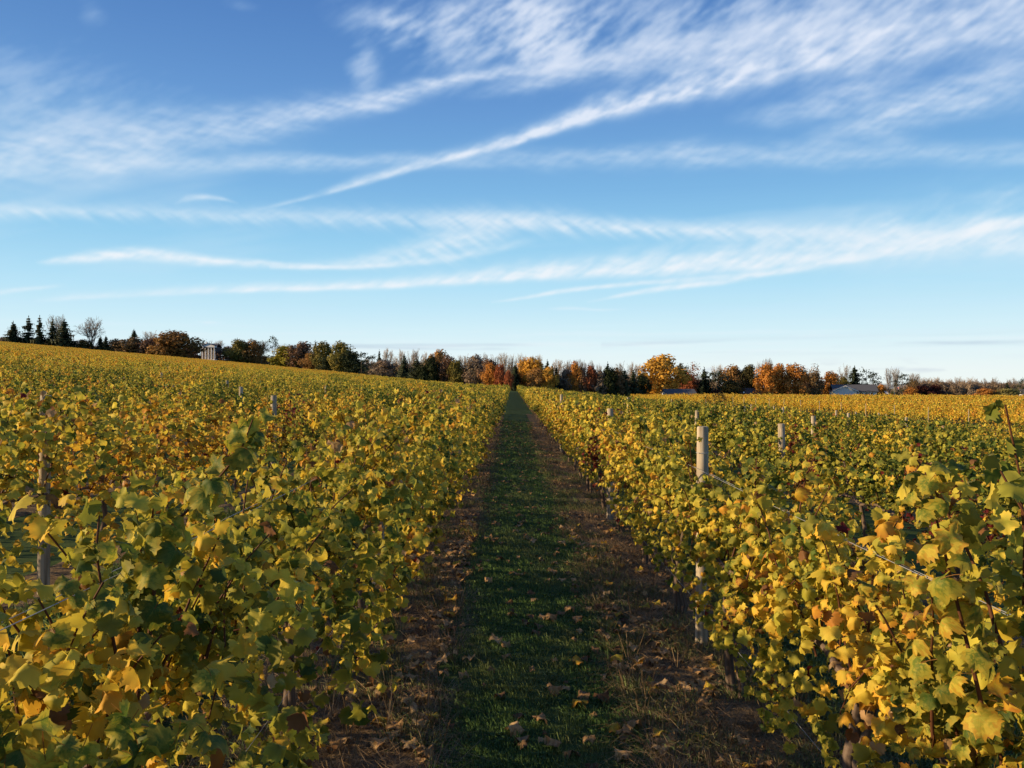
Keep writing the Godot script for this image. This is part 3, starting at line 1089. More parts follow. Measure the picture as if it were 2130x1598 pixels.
func twig_run(m: Mesher, p: Vector3, dir: Vector3, length: float, r: float, level: int, spread: float) -> void:
	var q := p
	var path := [p]
	var dd := dir
	for s in 3:
		dd = (dd + Vector3(rng.randf_range(-0.2, 0.2), rng.randf_range(-0.02, 0.16), rng.randf_range(-0.2, 0.2))).normalized()
		q += dd * length / 3.0
		path.append(q)
	m.tube(path, thick(4, r, r * 0.55), 5 if level > 2 else 3)
	if level <= 0: return
	var kids := 3
	for k in kids:
		var from: Vector3 = path[3] if k < 2 else path[1 + k % 2]
		var an := rng.randf() * TAU
		var side := dd.cross(Vector3(cos(an), 0.2, sin(an))).normalized()
		twig_run(m, from, (dd + side * spread * rng.randf_range(0.5, 1.2)).normalized(), length * rng.randf_range(0.58, 0.80), maxf(r * 0.62, 0.0026), level - 1, spread)

func bare_parts(levels: int, spread: float, first: float) -> Array:
	var trunk := Mesher.new()
	trunk.tube([Vector3(0, -0.03, 0), Vector3(0.004, first * 0.5, 0), Vector3(0, first + 0.02, 0)], [0.030, 0.022, 0.017], 7)
	var m := Mesher.new()
	for k in 5:
		var an := k * TAU / 5.0 + rng.randf_range(-0.4, 0.4)
		var out := Vector3(cos(an) * spread * 0.6, 1.0, sin(an) * spread * 0.6).normalized()
		twig_run(m, Vector3(0, first * rng.randf_range(0.75, 1.0), 0), out, 0.27, 0.016, levels, spread)
	# fit into one unit
	var hi := 0.0
	var wide := 0.0
	for p in m.v:
		hi = maxf(hi, p.y)
		wide = maxf(wide, maxf(absf(p.x), absf(p.z)))
	for k in m.v.size():
		var p := m.v[k]
		m.v[k] = Vector3(p.x * 0.5 / wide, p.y / hi, p.z * 0.5 / wide)
	return [trunk.mesh(), m.mesh()]

func conifer(tiers: int, open: float, ragged: float) -> ArrayMesh:
	var m := Mesher.new()
	for k in tiers:
		var t := float(k) / (tiers - 1)
		var y := lerpf(0.06, 0.97, t)
		var reach := 0.5 * pow(1.0 - t, 0.68) * rng.randf_range(1.0 - ragged, 1.0) + 0.012
		var arms := int(lerpf(11.0, 5.0, t))
		for a in arms:
			if rng.randf() < open: continue
			var an := TAU * a / arms + k * 1.1 + rng.randf_range(-0.25, 0.25)
			var r := reach * rng.randf_range(0.55, 1.15)
			var out := Vector3(cos(an), 0, sin(an))
			var side := Vector3(-out.z, 0, out.x)
			var tone := rng.randf_range(0.7, 1.25)
			for s in 4:
				var f := (s + 0.6) / 4.0
				var p := out * r * f + Vector3(0, y - r * 0.30 * f + r * 0.12 * f * f + rng.randf_range(-0.008, 0.008), 0)
				var w := r * 0.34 * (1.15 - f * 0.75) + 0.008
				var col := Color(tone, tone, tone) * rng.randf_range(0.85, 1.15)
				var nn := (Vector3.UP + out * 0.5).normalized()
				var fwd := out * r * 0.22
				m.tri(p - side * w, p + fwd + Vector3(0, -0.012, 0), p + side * w, nn, col)
				m.tri(p - side * w * 0.9, p + side * w * 0.9, p - fwd + Vector3(0, -r * 0.10, 0), nn, col)
				m.tri(p - side * w * 0.8, p + side * w * 0.8, p + Vector3(0, -0.05 - r * 0.16, 0), out, col)
	m.tri(Vector3(-0.012, 0.93, 0), Vector3(0.012, 0.93, 0), Vector3(0, 1.0, 0), Vector3(0, 0.1, 1), Color.WHITE)
	return m.mesh()

func pine_crown(layers: int) -> ArrayMesh:
	var m := Mesher.new()
	for k in layers:
		var t := (k + 0.5) / layers
		var an := k * 2.4 + rng.randf_range(-0.5, 0.5)
		var r := 0.36 * pow(sin(PI * lerpf(0.22, 0.94, t)), 0.6) * rng.randf_range(0.55, 1.1)
		var c := Vector3(cos(an) * r, lerpf(0.16, 0.94, t), sin(an) * r)
		var tone := rng.randf_range(0.7, 1.2)
		for q in 46:
			var off := Vector3(rng.randfn() * 0.085, rng.randfn() * 0.032, rng.randfn() * 0.085)
			var p := c + off
			var nn := (Vector3.UP * 0.8 + Vector3(rng.randf_range(-1, 1), 0, rng.randf_range(-1, 1))).normalized()
			var sd := nn.cross(Vector3(rng.randf_range(-1, 1), 0.1, rng.randf_range(-1, 1))).normalized() * 0.030
			var up := nn.cross(sd) * 0.7
			var f := tone * rng.randf_range(0.8, 1.2)
			m.tri(p - sd, p + up, p + sd, nn, Color(f, f, f))
			m.tri(p - sd, p + sd, p - up, nn, Color(f, f, f))
	return m.mesh()

const TREE_COLOR := {
	"dark": [0.040, 0.056, 0.030], "darkgreen": [0.060, 0.078, 0.032], "olivedark": [0.085, 0.075, 0.026], "olive": [0.165, 0.145, 0.036], "olivelight": [0.22, 0.19, 0.045],
	"paleolive": [0.27, 0.25, 0.09], "yellowgreen": [0.27, 0.24, 0.032], "brown": [0.20, 0.135, 0.065], "browngrey": [0.25, 0.19, 0.135], "redbrown": [0.19, 0.115, 0.072],
	"rust": [0.25, 0.14, 0.045], "rustlight": [0.36, 0.20, 0.065], "rustorange": [0.44, 0.20, 0.050], "orange": [0.50, 0.225, 0.045], "gold": [0.60, 0.34, 0.055],
	"red": [0.32, 0.105, 0.045], "darkred": [0.075, 0.024, 0.018], "pinkrust": [0.25, 0.12, 0.075], "tan": [0.27, 0.18, 0.10], "pale": [0.32, 0.26, 0.19], "grey": [0.21, 0.175, 0.14],
}
const TREE_WORD := {
	"dark": "dark green", "darkgreen": "dense dark green", "olivedark": "dark olive", "olive": "olive-green", "olivelight": "light olive", "paleolive": "pale yellow-green", "yellowgreen": "domed yellow-green",
	"brown": "brown", "browngrey": "grey-brown", "redbrown": "dull red-brown", "rust": "broad rust-brown", "rustlight": "light rust", "rustorange": "rust-orange", "orange": "bright orange", "gold": "golden", "red": "red",
	"darkred": "low dark red", "pinkrust": "thin pinkish", "tan": "thin tan", "pale": "pale grey", "grey": "grey",
}

func trees() -> void:
	var table := "-280.7 469 5.4 7.9 bare pale;-263.0 449 14.1 6.1 spruce dark;-257.1 453 17.8 8.4 openspruce dark;-248.5 448 18.3 6.1 openspruce dark;-243.8 452 17.0 7.1 openspruce dark;" + \
	"-251.3 472 21.0 14.9 bare pale;-233.0 443 17.0 10.0 spruce dark;-238.3 467 7.6 6.8 bare grey;-222.2 442 6.9 6.2 round olivedark;-220.0 446 20.1 18.6 barebig grey;" + \
	"-217.0 449 10.3 4.3 spruce dark;-211.3 443 10.3 5.0 spruce dark;-207.3 445 8.6 7.0 round brown;-208.1 457 7.8 7.7 bare grey;-197.7 445 10.2 12.5 round brown;" + \
	"-202.5 456 15.7 6.2 spruce dark;-188.6 444 10.2 11.0 round redbrown;-194.5 459 15.9 13.5 bare pale;-179.0 439 11.7 10.9 round rustlight;-174.7 443 15.3 19.0 round rust;" + \
	"-185.9 492 10.4 10.0 round redbrown;-183.9 502 15.7 7.9 pine dark;-179.0 516 15.9 9.3 bare pale;-162.1 486 11.0 8.2 round redbrown;-145.5 451 15.7 4.3 spruce dark;" + \
	"-142.5 445 13.8 10.5 round olive;-135.2 446 14.3 9.6 round rust;-130.9 444 15.3 9.5 bare brown;-119.9 427 17.3 4.8 pine dark;-103.9 395 11.2 13.8 round yellowgreen;" + \
	"-95.8 389 13.2 10.5 round redbrown;-86.7 366 8.1 6.6 round rustlight;-87.1 377 14.9 2.8 spruce dark;-79.4 358 13.1 8.9 round olive;-71.6 340 7.4 9.6 round darkgreen;" + \
	"-67.2 335 13.1 7.9 round olivelight;-62.3 330 9.7 7.8 round darkgreen;-57.3 324 10.1 6.2 pine dark;-52.4 319 9.1 6.5 pine dark;-49.7 319 11.7 2.3 spruce dark;" + \
	"-46.1 309 7.1 7.7 round browngrey;-47.1 322 12.6 7.6 bare pale;-41.0 314 12.3 7.4 bare pale;-37.9 300 10.3 3.7 spruce dark;-35.3 308 12.7 7.3 bare pale;" + \
	"-32.5 291 9.1 5.6 spruce dark;-29.0 281 6.4 4.1 round darkgreen;-29.9 297 11.5 6.7 bare pale;-26.5 281 9.0 6.0 round darkgreen;-24.7 288 11.8 6.2 round rustlight;" + \
	"-21.1 281 10.1 5.1 round redbrown;-18.0 277 8.8 4.1 round olive;-15.7 281 11.5 7.0 bare brown;-11.7 274 10.6 6.5 round browngrey;-9.0 285 12.7 5.8 bare pale;" + \
	"-7.3 270 9.5 5.2 round redbrown;-6.6 262 8.1 3.8 round orange;-5.6 285 12.0 4.8 bare pale;-3.4 259 7.8 2.9 round red;-2.8 280 12.6 4.4 bare pale;-1.0 253 5.8 2.4 round red;" + \
	"-0.3 280 12.1 4.4 bare pale;1.0 258 8.5 3.5 spruce dark;2.2 278 12.6 4.4 bare pale;3.8 268 9.8 4.5 round rust;4.3 280 12.4 4.4 bare pale;6.1 262 10.4 8.0 round gold;" + \
	"7.7 278 12.7 4.7 bare pale;7.2 256 7.2 5.2 round rustlight;11.0 266 11.1 3.0 spruce dark;11.0 256 8.0 4.0 round gold;12.4 262 9.6 2.5 spruce dark;13.6 260 9.1 2.6 spruce dark;" + \
	"15.2 272 11.7 5.2 bare browngrey;16.8 264 8.3 4.5 round browngrey;17.7 270 11.7 5.2 bare browngrey;19.5 262 10.5 3.5 round orange;20.7 274 12.3 5.3 bare browngrey;" + \
	"21.7 262 8.8 3.5 round redbrown;23.0 272 12.1 5.2 bare browngrey;24.2 262 9.7 3.8 round red;25.7 274 12.5 5.3 bare browngrey;27.4 268 11.3 5.4 bare pale;" + \
	"27.1 262 8.6 4.4 round browngrey;29.9 266 12.1 2.7 spruce dark;29.7 262 9.6 5.0 round darkgreen;32.8 266 9.6 4.2 round brown;35.7 277 12.8 5.6 bare brown;" + \
	"35.4 268 10.2 4.5 spruce dark;40.1 283 12.9 5.7 bare browngrey;38.6 271 9.9 4.0 spruce dark;43.7 288 12.3 5.5 bare brown;42.3 276 8.2 4.4 round darkgreen;" + \
	"51.1 290 14.9 12.1 round gold;60.4 306 12.4 4.2 round olivedark;62.0 306 12.6 3.1 pine dark;63.3 303 9.1 5.1 round red;66.1 311 13.3 6.3 thin pinkrust;" + \
	"68.7 304 11.9 5.1 spruce dark;70.6 300 10.2 8.5 pine dark;70.3 292 4.1 3.3 round darkred;76.5 318 13.3 4.7 bare pale;73.4 302 10.8 5.1 pine dark;78.0 302 6.7 7.2 round olivedark;" + \
	"79.3 307 12.2 7.3 round rustlight;82.8 309 10.5 5.9 round brown;85.6 307 12.4 6.2 round olivedark;92.8 321 14.8 3.6 bare grey;95.6 320 16.0 4.7 bare grey;" + \
	"90.0 300 12.6 7.8 round orange;95.9 305 12.8 6.2 round orange;99.9 302 12.8 7.8 round rustorange;108.2 314 9.5 5.0 round redbrown;113.2 319 13.4 6.1 thin tan;" + \
	"111.4 313 10.6 5.3 round brown;120.5 322 10.6 7.6 round orange;128.1 329 8.8 5.2 round olive;132.0 337 14.8 5.7 bare grey;133.6 332 13.9 5.6 spruce dark;" + \
	"138.3 332 12.7 5.6 pine dark;140.6 331 11.4 4.5 pine dark;140.2 323 6.3 2.9 round orange;142.6 322 13.4 4.4 bare grey;147.0 326 13.0 4.1 bare grey;147.2 321 10.8 5.4 pine dark;" + \
	"149.6 319 5.4 4.7 round rustorange;155.9 330 11.2 5.6 bare brown;154.9 322 6.1 7.3 round darkred;178.6 364 8.8 7.0 bare browngrey;161.2 325 6.4 5.9 round darkred;" + \
	"181.2 359 8.8 6.9 bare browngrey;190.3 368 8.8 7.1 bare browngrey;192.1 363 8.6 7.0 bare browngrey;168.2 317 3.1 4.7 round darkred;199.4 368 8.7 7.1 bare browngrey;" + \
	"202.6 364 8.5 7.0 bare browngrey;176.5 317 5.3 6.8 round rustorange;211.2 371 8.6 7.1 bare browngrey;213.6 368 8.5 7.1 bare browngrey;183.6 316 5.4 10.0 round paleolive;" + \
	"200.1 344 8.6 2.5 spruce dark;219.6 371 8.3 7.1 bare browngrey;200.5 335 9.7 3.4 pine dark;"
	var shapes := {}
	shapes["round"] = [crown_round(34, 130, 0.030, 1.0, -0.42), crown_round(38, 110, 0.030, 1.0, -0.38), crown_round(30, 140, 0.030, 1.0, -0.45), crown_round(36, 120, 0.028, 1.0, -0.36)]
	shapes["thin"] = [crown_round(24, 50, 0.024, 1.0, -0.12), crown_round(26, 46, 0.024, 1.0, -0.12)]
	shapes["spruce"] = [conifer(19, 0.06, 0.25), conifer(17, 0.10, 0.35), conifer(21, 0.08, 0.3), conifer(16, 0.12, 0.4)]
	shapes["openspruce"] = [conifer(14, 0.20, 0.5), conifer(15, 0.18, 0.45)]
	shapes["pine"] = [pine_crown(15), pine_crown(13)]
	shapes["bare"] = [bare_parts(5, 0.62, 0.22), bare_parts(5, 0.5, 0.28), bare_parts(5, 0.75, 0.2)]
	shapes["barebig"] = [bare_parts(5, 0.8, 0.18)]
	var trunk_mat := bark("tree_bark", [0.045, 0.036, 0.028], [0.13, 0.11, 0.09])
	var trunks := [trunk_limbs(0.72, 7), trunk_limbs(0.66, 6)]
	var straight := Mesher.new()
	straight.tube([Vector3(0, -0.03, 0), Vector3(0, 0.5, 0), Vector3(0, 0.97, 0)], [0.02, 0.013, 0.003], 6)
	var straight_mesh := straight.mesh()
	var called := {"round": "broadleaf_tree", "thin": "half_bare_tree", "spruce": "spruce_tree", "openspruce": "spruce_tree", "pine": "pine_tree", "bare": "bare_tree", "barebig": "bare_tree"}
	var words_ := {"round": "round-crowned tree", "thin": "half-bare tree", "spruce": "spruce", "openspruce": "open-branched spruce", "pine": "pine", "bare": "bare tree", "barebig": "wide bare tree"}
	var counts := {}
	var n := 0
	for line in table.split(";", false):
		var w := line.split(" ", false)
		if w.size() < 6: continue
		var x := float(w[0])
		var d := float(w[1])
		var tall := float(w[2])
		var wide := float(w[3])
		var kind := w[4]
		var col := w[5]
		var key := kind + col
		counts[key] = counts.get(key, 0) + 1
		var low: bool = tall < 4.5 and kind == "round"
		var label := "%s %s in far tree line, %s of its kind from the left" % [TREE_WORD[col], "bush" if low else words_[kind], ordinal(counts[key])]
		var o := thing("bush" if low else called[kind], label, "bush" if low else "tree", on_ground(x, d), dice(x, d) * TAU, "trees beyond the vineyard")
		var some: Array = shapes[kind]
		var k := int(dice(d, x) * 9.0) % some.size()
		var c: Array = TREE_COLOR[col]
		var stretch := Vector3(wide * 1.55, tall * 1.03, wide * 1.55)
		if kind.begins_with("bare"): stretch = Vector3(wide * 1.2, tall, wide * 1.2)
		if kind == "spruce": stretch = Vector3(wide * 2.5, tall, wide * 2.5)
		if kind == "pine": stretch = Vector3(wide * 1.7, tall, wide * 1.7)
		if kind == "openspruce": stretch = Vector3(wide * 2.5, tall, wide * 2.5)
		if kind.begins_with("bare"):
			part("trunk", some[k][0], trunk_mat, o).scale = stretch
			part("crown", some[k][1], solid("twigs_" + col, Color(c[0], c[1], c[2]) * 0.9, 0.9), o).scale = stretch
		else:
			var conifer_like: bool = kind in ["spruce", "openspruce", "pine"]
			part("trunk", straight_mesh if conifer_like else trunks[n % 2], trunk_mat, o).scale = stretch
			var mat := solid("crown_" + col, Color(c[0], c[1], c[2]), 0.7, 0.25 if conifer_like else 0.5, true)
			var cr := part("crown", some[k], mat, o)
			cr.scale = stretch
			if low:
				cr.position.y = -tall * 0.12
		n += 1
	# the wood behind them, which reads as one mass
	var mass := [[], [], []]
	var tint := [[], [], []]
	var bare_where := []
	var bare_tint := []
	for k in 760:
		var p := lerpf(-0.62, 0.62, (k + rng.randf()) / 760.0)
		var d := lerpf(462.0, 312.0, smoothstep(-0.32, -0.02, p)) + rng.randf_range(0.0, 34.0) + (32.0 if p > 0.16 else 0.0)
		var x := p * d
		var tall := rng.randf_range(5.5, 9.0)
		if p < -0.30: tall *= 0.66
		elif p < -0.14: tall *= 0.95
		if p > 0.24 and p < 0.47: tall *= 0.72
		if p > 0.47: tall = rng.randf_range(6.5, 9.0)
		var wide := tall * rng.randf_range(0.75, 1.2)
		var c: Array = TREE_COLOR[["olivedark", "brown", "browngrey", "darkgreen", "browngrey"][rng.randi() % 5]] if p < 0.47 else TREE_COLOR["browngrey"]
		var place := Transform3D(Basis(Vector3.UP, rng.randf() * TAU).scaled(Vector3(wide, tall, wide)), on_ground(x, d, -0.10 * tall))
		if p > -0.40 and p < -0.325 and d < 492.0: continue
		if k % 2 == 0 and p > -0.2 and p < 0.5 or k % 3 == 0 and p >= 0.5:
			bare_where.append(place.scaled_local(Vector3(1.0, 1.28, 1.0)))
			bare_tint.append(Color(0.27, 0.215, 0.165) * rng.randf_range(0.8, 1.15))
		else:
			var kind := rng.randi() % 3
			mass[kind].append(place)
			tint[kind].append(Color(c[0], c[1], c[2]) * rng.randf_range(0.75, 1.1))
	var wood := thing("distant_wood", "low brown and dark green wood filling the gaps behind the tree line", "woods", Vector3.ZERO)
	wood.set_meta("kind", "stuff")
	scatter("bare_crowns", shapes["bare"][1][1], solid("wood_twigs", Color.WHITE, 0.9, 0.0, true), bare_where, bare_tint, wood)
	for k in 3: scatter("crowns", shapes["round"][k], solid("wood_mass", Color.WHITE, 0.8, 0.3, true), mass[k], tint[k], wood)

# ---------------------------------------------------------------- buildings
func window_part(parent: Node3D, at: Vector3, w: float, h: float, frame_mat: Material) -> void:
	var f := Mesher.new()
	f.box(Vector3(-w / 2 - 0.1, -0.1, 0), Vector3(-w / 2, h + 0.1, 0.08))
	f.box(Vector3(w / 2, -0.1, 0), Vector3(w / 2 + 0.1, h + 0.1, 0.08))
	f.box(Vector3(-w / 2, h, 0), Vector3(w / 2, h + 0.1, 0.08))
	f.box(Vector3(-w / 2, -0.1, 0), Vector3(w / 2, 0, 0.08))
	f.box(Vector3(-w / 2, h * 0.5 - 0.03, 0.0), Vector3(w / 2, h * 0.5 + 0.03, 0.06))
	var frame := part("window", f.mesh(), frame_mat, parent)
	frame.position = at
	part("pane", box_mesh(Vector3(-w / 2, 0, 0.005), Vector3(w / 2, h, 0.03)), solid("window_glass", Color(0.03, 0.035, 0.04), 0.12), frame)

func gable_roof(lo: Vector3, hi: Vector3, rise: float, along_x: bool, over: float, thick_: float) -> ArrayMesh:
	# two sloping slabs on the rectangle lo..hi at height lo.y
	var m := Mesher.new()
	var y := lo.y
	for s: float in [-1.0, 1.0]:
		var e0: Vector3
		var e1: Vector3
		var r0: Vector3
		var r1: Vector3
		if along_x:
			var cz := (lo.z + hi.z) / 2
			var half := (hi.z - lo.z) / 2
			var drop := rise * over / half
			e0 = Vector3(lo.x - over, y - drop, cz + s * (half + over))
			e1 = Vector3(hi.x + over, y - drop, cz + s * (half + over))
			r0 = Vector3(lo.x - over, y + rise, cz)
			r1 = Vector3(hi.x + over, y + rise, cz)
		else:
			var cx := (lo.x + hi.x) / 2
			var half := (hi.x - lo.x) / 2
			var drop := rise * over / half
			e0 = Vector3(cx + s * (half + over), y - drop, lo.z - over)
			e1 = Vector3(cx + s * (half + over), y - drop, hi.z + over)
			r0 = Vector3(cx, y + rise, lo.z - over)
			r1 = Vector3(cx, y + rise, hi.z + over)
		var up := Vector3(0, thick_, 0)
		m.face(e0 + up, e1 + up, r1 + up, r0 + up, Vector3.UP)
		m.face(e0, e1, r1, r0, Vector3.DOWN)
		m.face(e0, e1, e1 + up, e0 + up, (e0 + e1 - r0 - r1))
		m.face(e0, r0, r0 + up, e0 + up, e0 - e1)
		m.face(e1, r1, r1 + up, e1 + up, e1 - e0)
	return m.mesh()

func gable_wall(lo: Vector3, hi: Vector3, rise: float, along_x: bool) -> ArrayMesh:
	var m := Mesher.new()
	m.box(lo, hi)
	if along_x:
		for x: float in [lo.x, hi.x]:
			m.tri(Vector3(x, hi.y, lo.z), Vector3(x, hi.y, hi.z), Vector3(x, hi.y + rise, (lo.z + hi.z) / 2), Vector3(-1 if x == lo.x else 1, 0, 0))
	else:
		for z: float in [lo.z, hi.z]:
			m.tri(Vector3(lo.x, hi.y, z), Vector3(hi.x, hi.y, z), Vector3((lo.x + hi.x) / 2, hi.y + rise, z), Vector3(0, 0, -1 if z == lo.z else 1))
	return m.mesh()

func buildings() -> void:
	var white := solid("white_paint", Color(0.78, 0.78, 0.76), 0.6)
	var grey := solid("grey_siding", Color(0.55, 0.58, 0.60), 0.75)
	var slate := solid("dark_roof", Color(0.085, 0.090, 0.10), 0.8)
	var pale := solid("pale_siding", Color(0.60, 0.63, 0.66), 0.7)
	# the mansion with a columned portico on the hill
	var o := thing("portico_house", "white two-storey mansion with a columned portico and triangular pediment on the hill", "house", on_ground(-171.0, 480.0, 2.4), -0.08)
	o.scale = Vector3.ONE * 0.88
	part("wall", box_mesh(Vector3(-6.2, -2.5, -11), Vector3(3.6, 8.6, -2.4)), solid("mansion_wall", Color(0.11, 0.085, 0.075), 0.8), o)
	var roof := part("roof", gable_roof(Vector3(-6.2, 8.6, -11), Vector3(3.6, 8.6, -2.4), 2.2, true, 0.4, 0.2), slate, o)
	part("chimney", box_mesh(Vector3(-4.6, 9.2, -6.6), Vector3(-3.4, 12.0, -5.4)), white, roof)
	part("portico_roof", gable_roof(Vector3(-4.2, 9.2, -3.0), Vector3(4.4, 9.2, 1.2), 1.5, false, 0.35, 0.18), slate, o)
	var ped := Mesher.new()
	ped.box(Vector3(-4.2, 8.2, -2.4), Vector3(4.4, 9.2, 1.1))
	ped.tri(Vector3(-4.2, 9.2, 1.104), Vector3(4.4, 9.2, 1.104), Vector3(0.1, 10.6, 1.104), Vector3(0, 0, 1))
	part("pediment", ped.mesh(), white, o)
	part("porch_floor", box_mesh(Vector3(-4.4, -2.5, -2.39), Vector3(4.6, 0.5, 1.3)), white, o)
	for k in 5:
		var cm := Mesher.new()
		var x := -3.8 + k * 1.95
		cm.tube([Vector3(x, 0.5, 0.6), Vector3(x, 0.7, 0.6), Vector3(x, 0.72, 0.6), Vector3(x, 4.5, 0.6), Vector3(x, 7.8, 0.6), Vector3(x, 7.82, 0.6), Vector3(x, 8.2, 0.6)], [0.42, 0.42, 0.32, 0.31, 0.27, 0.40, 0.40], 12)
		part("column", cm.mesh(), white, o)
	for x: float in [-2.85, -0.9, 1.05, 3.0]:
		for y: float in [1.6, 5.2]: window_part(o, Vector3(x, y, -2.39), 0.9, 1.9, white)
	# the ranch house
	o = thing("ranch_house", "low grey house with a front gable, dark roof and a white railed porch", "house", on_ground(124.6, 310.0, 0.7), -0.22)
	part("wall", gable_wall(Vector3(-7.6, 0, -6), Vector3(0.4, 3.0, 3.2), 1.75, false), grey, o)
	part("side_wall", box_mesh(Vector3(-7.75, 0, -5.8), Vector3(-7.61, 2.95, 3.0)), white, o)
	part("main_wall", gable_wall(Vector3(0.41, 0, -7), Vector3(7.4, 3.0, 0.6), 0.1, true), pale, o)
	part("gable_roof", gable_roof(Vector3(-7.6, 3.02, -5.9), Vector3(0.4, 3.02, 3.2), 1.75, false, 0.5, 0.16), slate, o)
	part("roof", gable_roof(Vector3(-7.2, 3.0, -8.4), Vector3(7.5, 3.0, 1.8), 2.25, true, 0.4, 0.16), slate, o)
	var trim := Mesher.new()
	for s: float in [-1.0, 1.0]:
		var a := Vector3(-3.6 + s * 4.5, 2.83, 3.72)
		var b := Vector3(-3.6, 4.80, 3.72)
		trim.face(a, b, b + Vector3(0, 0.26, 0), a + Vector3(0, 0.26, 0), Vector3(0, 0, 1))
	part("gable_trim", trim.mesh(), white, o)
	for x: float in [1.2, 3.2, 5.2, 7.2]:
		part("porch_post", box_mesh(Vector3(x - 0.09, 0, 1.5), Vector3(x + 0.09, 2.95, 1.68)), white, o)
	part("porch_rail", box_mesh(Vector3(1.2, 0.95, 1.55), Vector3(7.2, 1.05, 1.63)), white, o)
	for k in 29:
		part("baluster", box_mesh(Vector3(1.4 + k * 0.2, 0.15, 1.57), Vector3(1.44 + k * 0.2, 0.95, 1.61)), white, o)
	part("porch_deck", box_mesh(Vector3(0.42, 0, 0.61), Vector3(7.4, 0.15, 1.75)), grey, o)
	window_part(o, Vector3(2.2, 1.0, 0.605), 1.2, 1.3, white)
	window_part(o, Vector3(5.6, 1.0, 0.605), 1.2, 1.3, white)
	part("door", box_mesh(Vector3(3.6, 0.15, 0.605), Vector3(4.5, 2.2, 0.66)), solid("dark_door", Color(0.06, 0.05, 0.05), 0.6), o)
	for k in 5:
		var bx: float = [-6.2, -5.0, -1.6, 0.3, 5.8][k]
		var bush := sole("garden_bush", crown_round(9, 40, 0.05, 1.0, -0.4), solid("crown_darkgreen", Color(0.030, 0.042, 0.016), 0.7, 0.5, true), "small dark bush before the ranch house, %s from its left corner" % ordinal(k + 1), "bush", "bushes before the ranch house")
		bush.transform = Transform3D(Basis().scaled(Vector3(1.9, 1.5, 1.9)), o.transform * Vector3(bx, -0.15, 4.6))
	# smaller houses
	small_house("long_low_house", "long low pale house with a dark roof right of the big golden tree", on_ground(54.5, 275.0), 0.05, 9.5, 2.4, 6.0, 1.2, pale, slate, 3)
	small_house("dark_house", "dark house with one lit-edged window left of the orange trees", on_ground(84.5, 300.0), -0.1, 7.5, 2.6, 6.0, 1.6, solid("dark_siding", Color(0.06, 0.065, 0.08), 0.8), slate, 2)
	small_house("white_house", "small white house beside the red tree near the end of the path", on_ground(-4.0, 268.0), 0.2, 5.5, 2.3, 5.0, 1.3, white, slate, 2)
	small_house("far_shed", "low far shed with a pale roof edge right of the ranch house", on_ground(148.0, 345.0), 0.2, 10.0, 2.6, 5.0, 1.0, solid("shed_siding", Color(0.20, 0.18, 0.16), 0.8), pale, 2)
	small_house("edge_house", "pale grey house at the far right end of tree line", on_ground(196.5, 322.0), -0.3, 6.0, 3.4, 5.0, 1.6, pale, slate, 1)
	# flagpoles
	for k in 2:
		var p := thing("flagpole", ["pale bare flagpole standing left of the flag", "dark flagpole flying a faded red flag"][k], "flagpole", on_ground([139.6, 141.3][k], [311.0, 310.0][k]))
		var pm := Mesher.new()
		var tall: float = [4.9, 5.9][k]
		pm.tube([Vector3(0, -0.1, 0), Vector3(0, tall, 0)], [0.11, 0.07], 8)
		part("pole", pm.mesh(), solid(["pole_pale", "pole_dark"][k], [Color(0.45, 0.42, 0.38), Color(0.12, 0.09, 0.07)][k], 0.6), p)
		var ball := SphereMesh.new()
		ball.radius = 0.12
		ball.height = 0.24
		part("finial", ball, solid("gilt", Color(0.5, 0.4, 0.15), 0.4), p).position = Vector3(0, tall + 0.08, 0)
	var fm := Mesher.new()
	for s in 9:
		for r in 6:
			var pt := func(a: float, b: float) -> Vector3: return Vector3(-a * 1.3, -b * 0.9 - a * 0.55, sin(a * 7.0) * 0.12)
			var col := Color(0.55, 0.16, 0.12) if r % 2 == 0 else Color(0.68, 0.50, 0.44)
			fm.face(pt.call(s / 9.0, r / 6.0), pt.call((s + 1) / 9.0, r / 6.0), pt.call((s + 1) / 9.0, (r + 1) / 6.0), pt.call(s / 9.0, (r + 1) / 6.0), Vector3(0, 0, 1), col)
	var flag := sole("flag", fm.mesh(), solid("flag_cloth", Color.WHITE, 0.8, 0.5, true), "small faded red and white striped flag hanging from the dark flagpole", "flag")
	flag.position = on_ground(141.2, 310.0, 5.7)
	# globe lamp by the dark house
	var lamp := thing("globe_lamp", "slim post lamp with a white globe before the dark house", "lamp post", on_ground(79.5, 292.0))
	var lm := Mesher.new()
	lm.tube([Vector3(0, -0.1, 0), Vector3(0, 2.6, 0)], [0.06, 0.05], 8)
	part("pole", lm.mesh(), solid("pole_dark", Color(0.12, 0.09, 0.07), 0.6), lamp)
	var gl := SphereMesh.new()
	gl.radius = 0.26
	gl.height = 0.52
	part("globe", gl, white, lamp).position = Vector3(0, 2.85, 0)
	# utility pole at the right
	var up := thing("utility_pole", "wooden utility pole with a crossarm beside the pale grey house", "utility pole", on_ground(192.8, 320.0))
	var um := Mesher.new()
	um.tube([Vector3(0, -0.2, 0), Vector3(0, 5.2, 0)], [0.16, 0.11], 8)
	part("pole", um.mesh(), trunk_of("pole_dark"), up)
	part("crossarm", box_mesh(Vector3(-0.9, 4.6, -0.26), Vector3(0.9, 4.75, -0.13)), trunk_of("pole_dark"), up)
	car("blue_car", "blue car parked behind the golden vines at the far right", on_ground(183.0, 303.0, 0.9), 1.2)

func trunk_of(key: String) -> Material:
	return mats[key]

